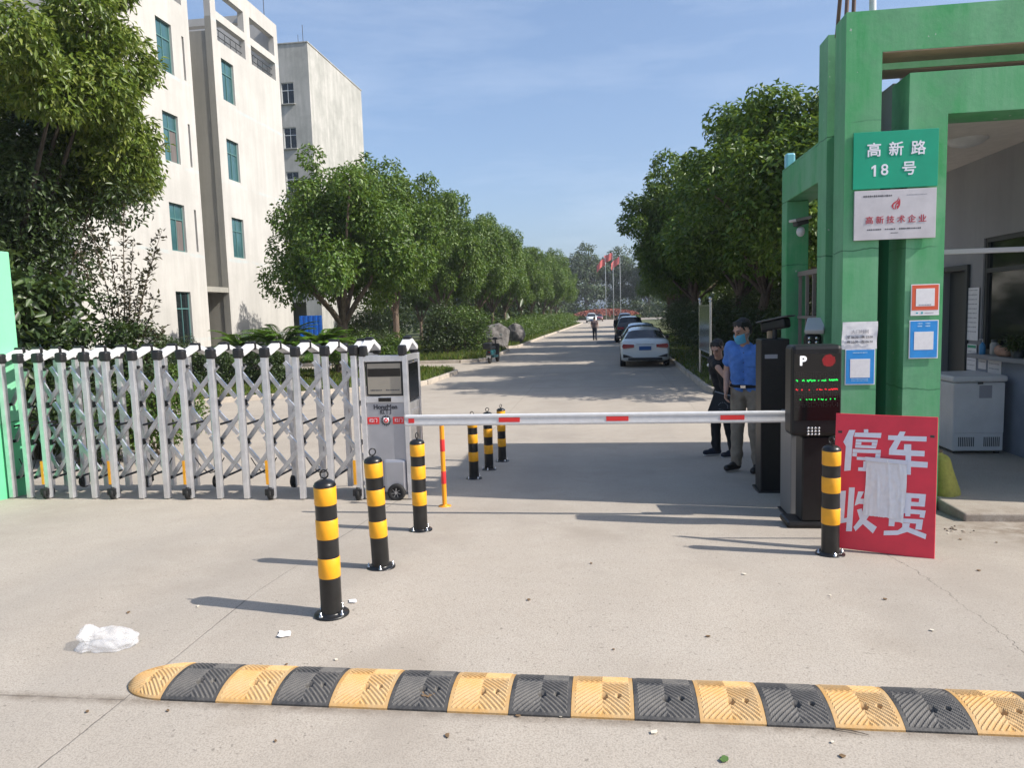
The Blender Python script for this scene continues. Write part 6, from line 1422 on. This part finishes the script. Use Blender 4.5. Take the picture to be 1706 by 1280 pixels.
def tote():
    t = thing('tote_bag', 'black paper shopping bag with pale dots hanging from the bent person hand', 'bag', hb - Vector((.1, 0, .33)), R(-8))
    t.rotation_euler = (0, R(16), R(-8))
    b = MB(); w0, w1, d0, d1 = .17, .155, .055, .04
    vs = [(-w0, -d0, 0), (w0, -d0, 0), (w0, d0, 0), (-w0, d0, 0), (-w1, -d1, .30), (w1, -d1, .30), (w1, d1, .30), (-w1, d1, .30)]
    b.add(vs, [(0, 3, 2, 1), (0, 1, 5, 4), (1, 2, 6, 5), (2, 3, 7, 6), (3, 0, 4, 7)]); B_ = b.build('bag_body', mat('black_card', (.014, .017, .022), .6), t)
    s = MB(); s.bar((-.156, -.046, .285), (.156, -.046, .285), .004, .012); s.build('pale_edge', mat('pale_grey_print', (.3, .33, .38), .6), B_)
    d = MB()
    for k in range(9): a = math.pi * k / 8; d.box((.06 * math.cos(a) - .004, -.056, .12 + .05 * math.sin(a)), (.06 * math.cos(a) + .004, -.0525, .128 + .05 * math.sin(a)))
    for k in range(5): d.box((-.04 + k * .02, -.058, .07), (-.034 + k * .02, -.053, .077))
    d.build('pale_dots', mat('pale_grey_print', (.3, .33, .38), .6), B_)
    h = MB()
    for y in (-d1, d1): h.tube([(-.06, y, .29), (-.05, y * .6, .36), (0, 0, .385), (.05, y * .6, .36), (.06, y, .29)], .006, 6)
    h.build('handle', M_BLACKCLOTH, t)
tote()
person('man walking alone on the road in a brown-grey shirt and dark trousers', (-.73, 52.3, 0), R(170), .97, dict(elL=(.24, .05, 1.13), haL=(.2, -.06, .92), anL=(.09, -.08, .085), toeL=(.10, -.25, .035), knL=(.09, -.08, .5)), (M_CHECK, M_NAVY, M_BLACKCLOTH), .014)
person('person in dark clothes standing at the left side of the dark van', (.78, 50.5, 0), R(60), .99, dict(), (M_BLACKCLOTH, M_NAVY, M_BLACKCLOTH), .014, sleeve=1.0)

# ------------------------------------------------------------------ scooter
def scooter():
    t = thing('electric_scooter', 'black and teal electric scooter parked at the left kerb corner', 'scooter', (-4.93, 30.6, 0), R(-8))
    for y in (.0, 1.15):
        M = Matrix.Translation((0, y, .21)) @ Matrix.Rotation(math.pi / 2, 4, 'Y') @ Matrix.Translation((0, 0, -.045))
        w_ = MB(); w_.lathe([(.13, 0), (.19, .0), (.21, .02), (.21, .07), (.19, .09), (.13, .09)], 24, 0, M); wh = w_.build('wheel', M_TYRE, t)
        r_ = MB(); r_.lathe([(0, .02), (.13, .03), (.13, .06), (0, .07)], 16, 0, M); r_.build('rim', M_ALUD, wh)
    b = MB(); b.box((-.13, .2, .22), (.13, .95, .32), 0, .04); b.box((-.15, -.12, .34), (.15, .5, .58), 0, .07); b.build('body', M_SCOOTT, t)
    s = MB(); s.box((-.14, -.15, .60), (.14, .52, .72), 0, .05); s.build('seat', M_SCOOT, t)
    x = MB(); x.box((-.18, -.42, .62), (.18, -.12, .90), 0, .05); x.build('rear_box', M_SCOOT, t)
    p = MB(); p.tube([(0, 1.12, .24), (0, .98, .60), (0, .88, 1.02)], .035, 10); p.box((-.17, .90, .34), (.17, .97, .82), 0, .05); p.build('leg_shield', M_SCOOT, t)
    h = MB(); h.tube([(-.33, .80, 1.06), (-.1, .88, 1.02), (.1, .88, 1.02), (.33, .80, 1.06)], .018, 8); h.box((-.1, .82, .98), (.1, .95, 1.09), 0, .03); h.build('handlebar', M_SCOOT, t)
    for sx in (-1, 1):
        m = MB(); m.tube([(sx * .24, .84, 1.05), (sx * .28, .82, 1.18)], .008, 6); m.box((sx * .28 - .06, .815, 1.15), (sx * .28 + .06, .835, 1.24), 0, .01); m.build('mirror', M_STEEL, t)
    f = MB(); f.box((-.1, -.3, .36), (.1, .0, .40), 0, .02); f.box((-.05, -.32, .4), (.05, -.28, .52), 0, .01); f.build('mudguard', M_SCOOT, t); l = MB(); l.box((-.06, -.135, .46), (.06, -.12, .52), 0, .005); l.build('tail_lamp', M_TAIL, t)
    f = MB(); f.box((-.09, -.20, .24), (.09, -.185, .36)); f.build('number_plate', M_WHITEPL, t)
scooter()

# ------------------------------------------------------------------ notice board, things at its foot
def notice_board():
    t = thing('notice_board', 'stainless notice board with two ball-topped posts seen nearly edge-on by the right kerb', 'notice board', (2.86, 20.2, .12))
    for y in (0, 2.2):
        MB().tube([(0, y, 0), (0, y, 2.16)], .038, 14).build('post', M_STEEL, t)
        MB().lathe([(.03, 2.16), (.055, 2.165), (.055, 2.18), (.03, 2.19), (.05, 2.22), (.056, 2.25), (.045, 2.285), (0, 2.30)], 16, 0, Matrix.Translation((0, y, 0))).build('ball_top', M_STEEL, t)
    MB().box((-.03, .05, .80), (.03, 2.15, 2.04), 0, .005).build('panel', M_MAP, t)
    f = MB(); f.box((-.04, .04, 2.04), (.04, 2.16, 2.09)); f.box((-.04, .04, .75), (.04, 2.16, .80)); f.build('frame', M_STEEL, t)
    MB().bar((0, .04, .6), (0, 2.16, .6), .03, .03).build('cross_rail', M_STEEL, t)
notice_board()
p = thing('planter_pot', 'grey round planter standing on the right kerb corner under the notice board', 'planter', (2.98, 19.0, .12))
MB().lathe([(.17, 0), (.24, .3), (.27, .36), (.26, .38), (.22, .37), (0, .36)], 22).build('pot', mat('grey_ceramic', (.24, .24, .23), .7, var=.15, vscale=8), p); cmx, _, _ = crown('planter_leaves', (.22, .22, .12), 8, 240, .10, .05, M_LEAFDARK, .5, seed=19); c = bpy.data.objects.new('leaves', cmx); COL.objects.link(c); c.parent = p; c.location = (0, 0, .44)
sk = MB(); cap(sk, (-.42, 0, .55), (.05, -.02, .45), .05, .08); cap(sk, (.05, -.02, .45), (.16, -.03, .52), .09, .06); cap(sk, (.12, -.02, .5), (.17, -.03, .06), .07, .04); cap(sk, (.05, 0, .44), (.1, 0, .2), .07, .05)
s = thing('white_cloth', 'white plastic sheet draped over the planter and hanging beside it', 'cloth', (3.02, 18.75, .12)); link('drape', fused(sk, .02, mat('white_sheet', (.66, .68, .68), .6), 6, 'drape'), s)
cr_ = thing('plastic_crate', 'small dark plastic crate on the right kerb corner by the bag', 'crate', (3.38, 18.4, .12)); q = MB()
for z in (.0, .1, .2, .3): [q.bar((x0, y0_, z + .02), (x1, y1_, z + .02), .02, .05) for x0, y0_, x1, y1_ in ((-.2, -.15, .2, -.15), (.2, -.15, .2, .15), (.2, .15, -.2, .15), (-.2, .15, -.2, -.15))]
for x in (-.2, -.07, .07, .2): [q.bar((x, y, 0), (x, y, .35), .03, .02) for y in (-.15, .15)]
q.build('slats', mat('dark_crate', (.035, .03, .03), .6), cr_); MB().box((-.19, -.14, .0), (.19, .14, .02)).build('bottom', mat('dark_crate', (.035, .03, .03), .6), cr_)

# ------------------------------------------------------------------ boulders
def boulder(label, loc, r, seed):
    bm = bmesh.new(); bmesh.ops.create_icosphere(bm, subdivisions=4, radius=1); rr = np.random.default_rng(seed); pl = unit(rr.normal(size=(14, 3)))
    for v in bm.verts:
        d = v.co.normalized(); s = 1.0
        for k in range(14):
            c = d.dot(Vector(pl[k])); lim = .72 + .2 * ((k * 37) % 10) / 10
            if c > 0 and s * c > lim: s = lim / c
        v.co = d * s * (1 + .03 * math.sin(d.x * 9 + seed) * math.cos(d.z * 11)); v.co = Vector((v.co.x * r[0], v.co.y * r[1], v.co.z * r[2]))
    me = bpy.data.meshes.new('boulder'); bm.to_mesh(me); bm.free(); me.materials.append(M_ROCK); o = bpy.data.objects.new('boulder', me); COL.objects.link(o); o.location = loc; tag(o, label, 'rock')
boulder('big grey boulder on the left verge behind a thin pale tree trunk', (-6.7, 43.8, .7), (1.15, 1.0, .95), 3)
boulder('smaller grey boulder right of the big one under the left row', (-5.9, 47.5, .6), (.7, .7, .85), 5)

# ------------------------------------------------------------------ flagpoles and flower bed at the road end
def flag(label, x, y, H, seed, sag):
    t = thing('flagpole', label, 'flagpole', (x, y, 1.2), 0, 'three flagpoles at the road end')
    MB().tube([(0, 0, -1.2), (0, 0, H * .5), (0, 0, H)], [.11, .09, .06], 10).ell((0, 0, H + .08), (.1, .1, .1), n=10, m=6).build('pole', M_STEEL, t)
    m = MB(); nx, nz = 18, 8; vs = []; w_, h_ = 2.1, 1.5
    for j in range(nz + 1):
        for i in range(nx + 1):
            u = i / nx; v = j / nz; vs.append((-.08 - w_ * u * .85, .35 * math.sin(u * 7 + seed + v) * u, H - .15 - h_ * (1 - v) - sag * u ** 1.5 + .12 * math.sin(u * 5 + seed)))
    n = nx + 1; m.add(vs, [(j * n + i, j * n + i + 1, (j + 1) * n + i + 1, (j + 1) * n + i) for j in range(nz) for i in range(nx)], 0, True); m.build('flag', M_FLAG, t)
flag('left one of the three flagpoles, a drooping red flag', .35, 160, 12.2, 0, 1.3)
flag('middle one of the three flagpoles, tallest with a red flag streaming left', 2.0, 160, 13.4, 1.5, .5)
flag('right one of the three flagpoles, partly hidden by the dark tree', 3.5, 160, 12.6, 3.1, 1.6)
def bed():
    t = thing('flower_bed', 'mounded bed of red flowers closing the far end of the road', 'flower bed', (.3, 168, 0))
    MB().ell((0, 0, .2), (8.0, 4.5, 1.9), n=40, m=12).build('mound', M_LEAFDARK if False else mat('bed_soil', (.07, .06, .035), .95), t)
    k = 5200; a = rng.uniform(0, math.tau, k); r_ = np.sqrt(rng.uniform(0, 1, k)); X = 8 * r_ * np.cos(a); Y = 4.5 * r_ * np.sin(a); Z = .2 + 1.9 * np.sqrt(np.maximum(0, 1 - r_ ** 2))
    P = np.stack([X, Y, Z], 1); sel = P[:, 2] > .75
    for nm, pp, m_ in (('red_blooms', P[sel], M_FLOWERRED), ('green_edging', P[~sel], M_LEAFBUSH)):
        n = len(pp); V, F = leaf_arrays(pp, unit(rand_dirs(n) + np.array([0, -.3, .6])), rand_dirs(n) + np.array([0, 0, .6]), np.full(n, .5), np.full(n, .3), .1); link(nm, fast_mesh(nm, V, F, m_), t)
bed()

# ------------------------------------------------------------------ litter on the concrete
def plastic_bag():
    p = gp(184, 1078); t = thing('plastic_bag', 'crumpled translucent plastic bag lying on the concrete at the lower left', 'plastic bag', (p.x, p.y, g(p.x, p.y) + .002), R(8))
    bm = bmesh.new(); bmesh.ops.create_icosphere(bm, subdivisions=5, radius=1); rr = np.random.default_rng(6); D = unit(rr.normal(size=(40, 3))); ph = rr.uniform(0, 6, 40)
    for v in bm.verts:
        d = v.co.normalized(); f = 0
        for k in range(40): f += abs(math.sin(d.dot(Vector(D[k])) * 5.5 + ph[k])) / 40
        s = .45 + .95 * f + (.35 if d.x < -.55 else 0) * abs(d.z * 2 - .2)
        q = d * s; v.co = Vector((q.x * .13, q.y * .075, max(.001, q.z * .062 + .03)))
    me = bpy.data.meshes.new('bag_film'); bm.to_mesh(me); bm.free(); m = bpy.data.materials.new('clear_film'); m.use_nodes = True; b = m.node_tree.nodes['Principled BSDF']
    b.inputs['Base Color'].default_value = (.85, .86, .88, 1); b.inputs['Roughness'].default_value = .22; tr = m.node_tree.nodes.new('ShaderNodeBsdfTransparent'); mxs = m.node_tree.nodes.new('ShaderNodeMixShader'); mxs.inputs[0].default_value = .26
    m.node_tree.links.new(tr.outputs[0], mxs.inputs[1]); m.node_tree.links.new(b.outputs[0], mxs.inputs[2]); m.node_tree.links.new(mxs.outputs[0], m.node_tree.nodes['Material Output'].inputs['Surface'])
    me.materials.append(m); o = link('film', me, t)
plastic_bag()
def scrap(name, label, cat, px, py, r, m, seed, group=None, lift=.004, n=9, thick=.002):
    p = gp(px, py); rr = random.Random(seed); poly = [(r * rr.uniform(.55, 1.15) * math.cos(k * math.tau / n) * 1.3, r * rr.uniform(.55, 1.15) * math.sin(k * math.tau / n)) for k in range(n)]
    mb = MB(); mb.prism(poly, 0, thick); vs = []
    for x, y, z in mb.v: vs.append((x, y, z + abs(math.sin(x * 50 + seed)) * r * .12))
    mb.v = vs; o = mb.build(name, m, None, (p.x, p.y, g(p.x, p.y) + lift)); o.rotation_euler = (0, 0, rr.uniform(0, 6)); tag(o, label, cat, group); return o
scrap('torn_paper', 'flattened torn white paper on the concrete in front of the nearest bollard', 'paper', 474, 1059, .04, M_PAPER, 1)
scrap('torn_paper', 'small white paper scrap just right of the nearest bollard base', 'paper', 588, 1004, .025, M_PAPER, 2)
scrap('dry_leaf', 'brown dry leaf lying on the third black part of the speed hump', 'leaf', 712, 1172, .025, M_DRYLEAF, 3, lift=.035)
scrap('fallen_leaf', 'fresh green leaf on the concrete at the bottom right edge of the picture', 'leaf', 1207, 1268, .018, M_GREENLEAF, 4)
LG = 'small dry leaves scattered on the concrete'
for k, (x, y) in enumerate(((560, 1101), (477, 1109), (881, 1001), (1383, 994), (459, 1237), (1475, 1000), (1387, 1239), (1403, 1262), (863, 1195), (935, 1195), (280, 1186), (146, 1188), (1553, 1052), (640, 905), (745, 1228), (1090, 1222), (1180, 1062), (1022, 1084), (330, 1012), (214, 1022), (1630, 952), (1580, 890), (1600, 900), (1660, 905), (1240, 958), (985, 940))):
    scrap('leaf_scrap', 'tiny dry leaf scrap on the pale concrete', 'leaf', x, y, random.uniform(.006, .013), M_DRYLEAF if k % 3 else mat('pale_scrap', (.6, .55, .45), .9), 100 + k, LG, n=6)
tw = MB(); a = gp(1390, 1217); b = gp(1448, 1228); a.z += .006; b.z += .006; tw.tube([a, a.lerp(b, .5) + Vector((0, .004, .003)), b], [.003, .0022, .001], 6); tag(tw.build('twig', M_TWIG), 'thin dry twig lying along the front edge of the speed hump', 'twig')
sk = MB(); p = gp(1590, 884); 
for k in range(14): sk.ell((p.x + random.gauss(0, .07), p.y + random.gauss(0, .05), g(p.x, p.y) + .004), (random.uniform(.006, .016), random.uniform(.006, .014), .006), n=7, m=5)
tag(sk.build('rubble', mat('rubble_crumbs', (.2, .16, .12), .9)), 'small heap of dirt crumbs on the concrete right of the red board', 'rubble', kind='stuff')
# manhole in the road
mh = MB(); p = gp(1013, 571); mh.box((p.x - .75, p.y - .9, .004), (p.x + .75, p.y + .9, .012), 0, .003); tag(mh.build('drain_cover', mat('dark_iron', (.03, .033, .04), .7, var=.3, vscale=8)), 'dark rectangular drain cover in the road left of the white sedan', 'drain cover')

# ------------------------------------------------------------------ haze
hb_ = MB(); hb_.box((-140, -30, -1.2), (110, 300, 40)); hz_ = hb_.build('haze', [])
hm_ = bpy.data.materials.new('haze'); hm_.use_nodes = True; n_ = hm_.node_tree.nodes; n_.remove(n_['Principled BSDF'])
pv = n_.new('ShaderNodeVolumePrincipled'); pv.inputs['Color'].default_value = (0.86, 0.92, 1.0, 1); pv.inputs['Density'].default_value = 0.0004; pv.inputs['Anisotropy'].default_value = 0.0
hm_.node_tree.links.new(pv.outputs[0], n_['Material Output'].inputs['Volume']); hz_.data.materials.append(hm_); tag(hz_, None, None, None, 'stuff'); hz_['label'] = 'thin pale haze in the air along the road'; hz_['category'] = 'haze'
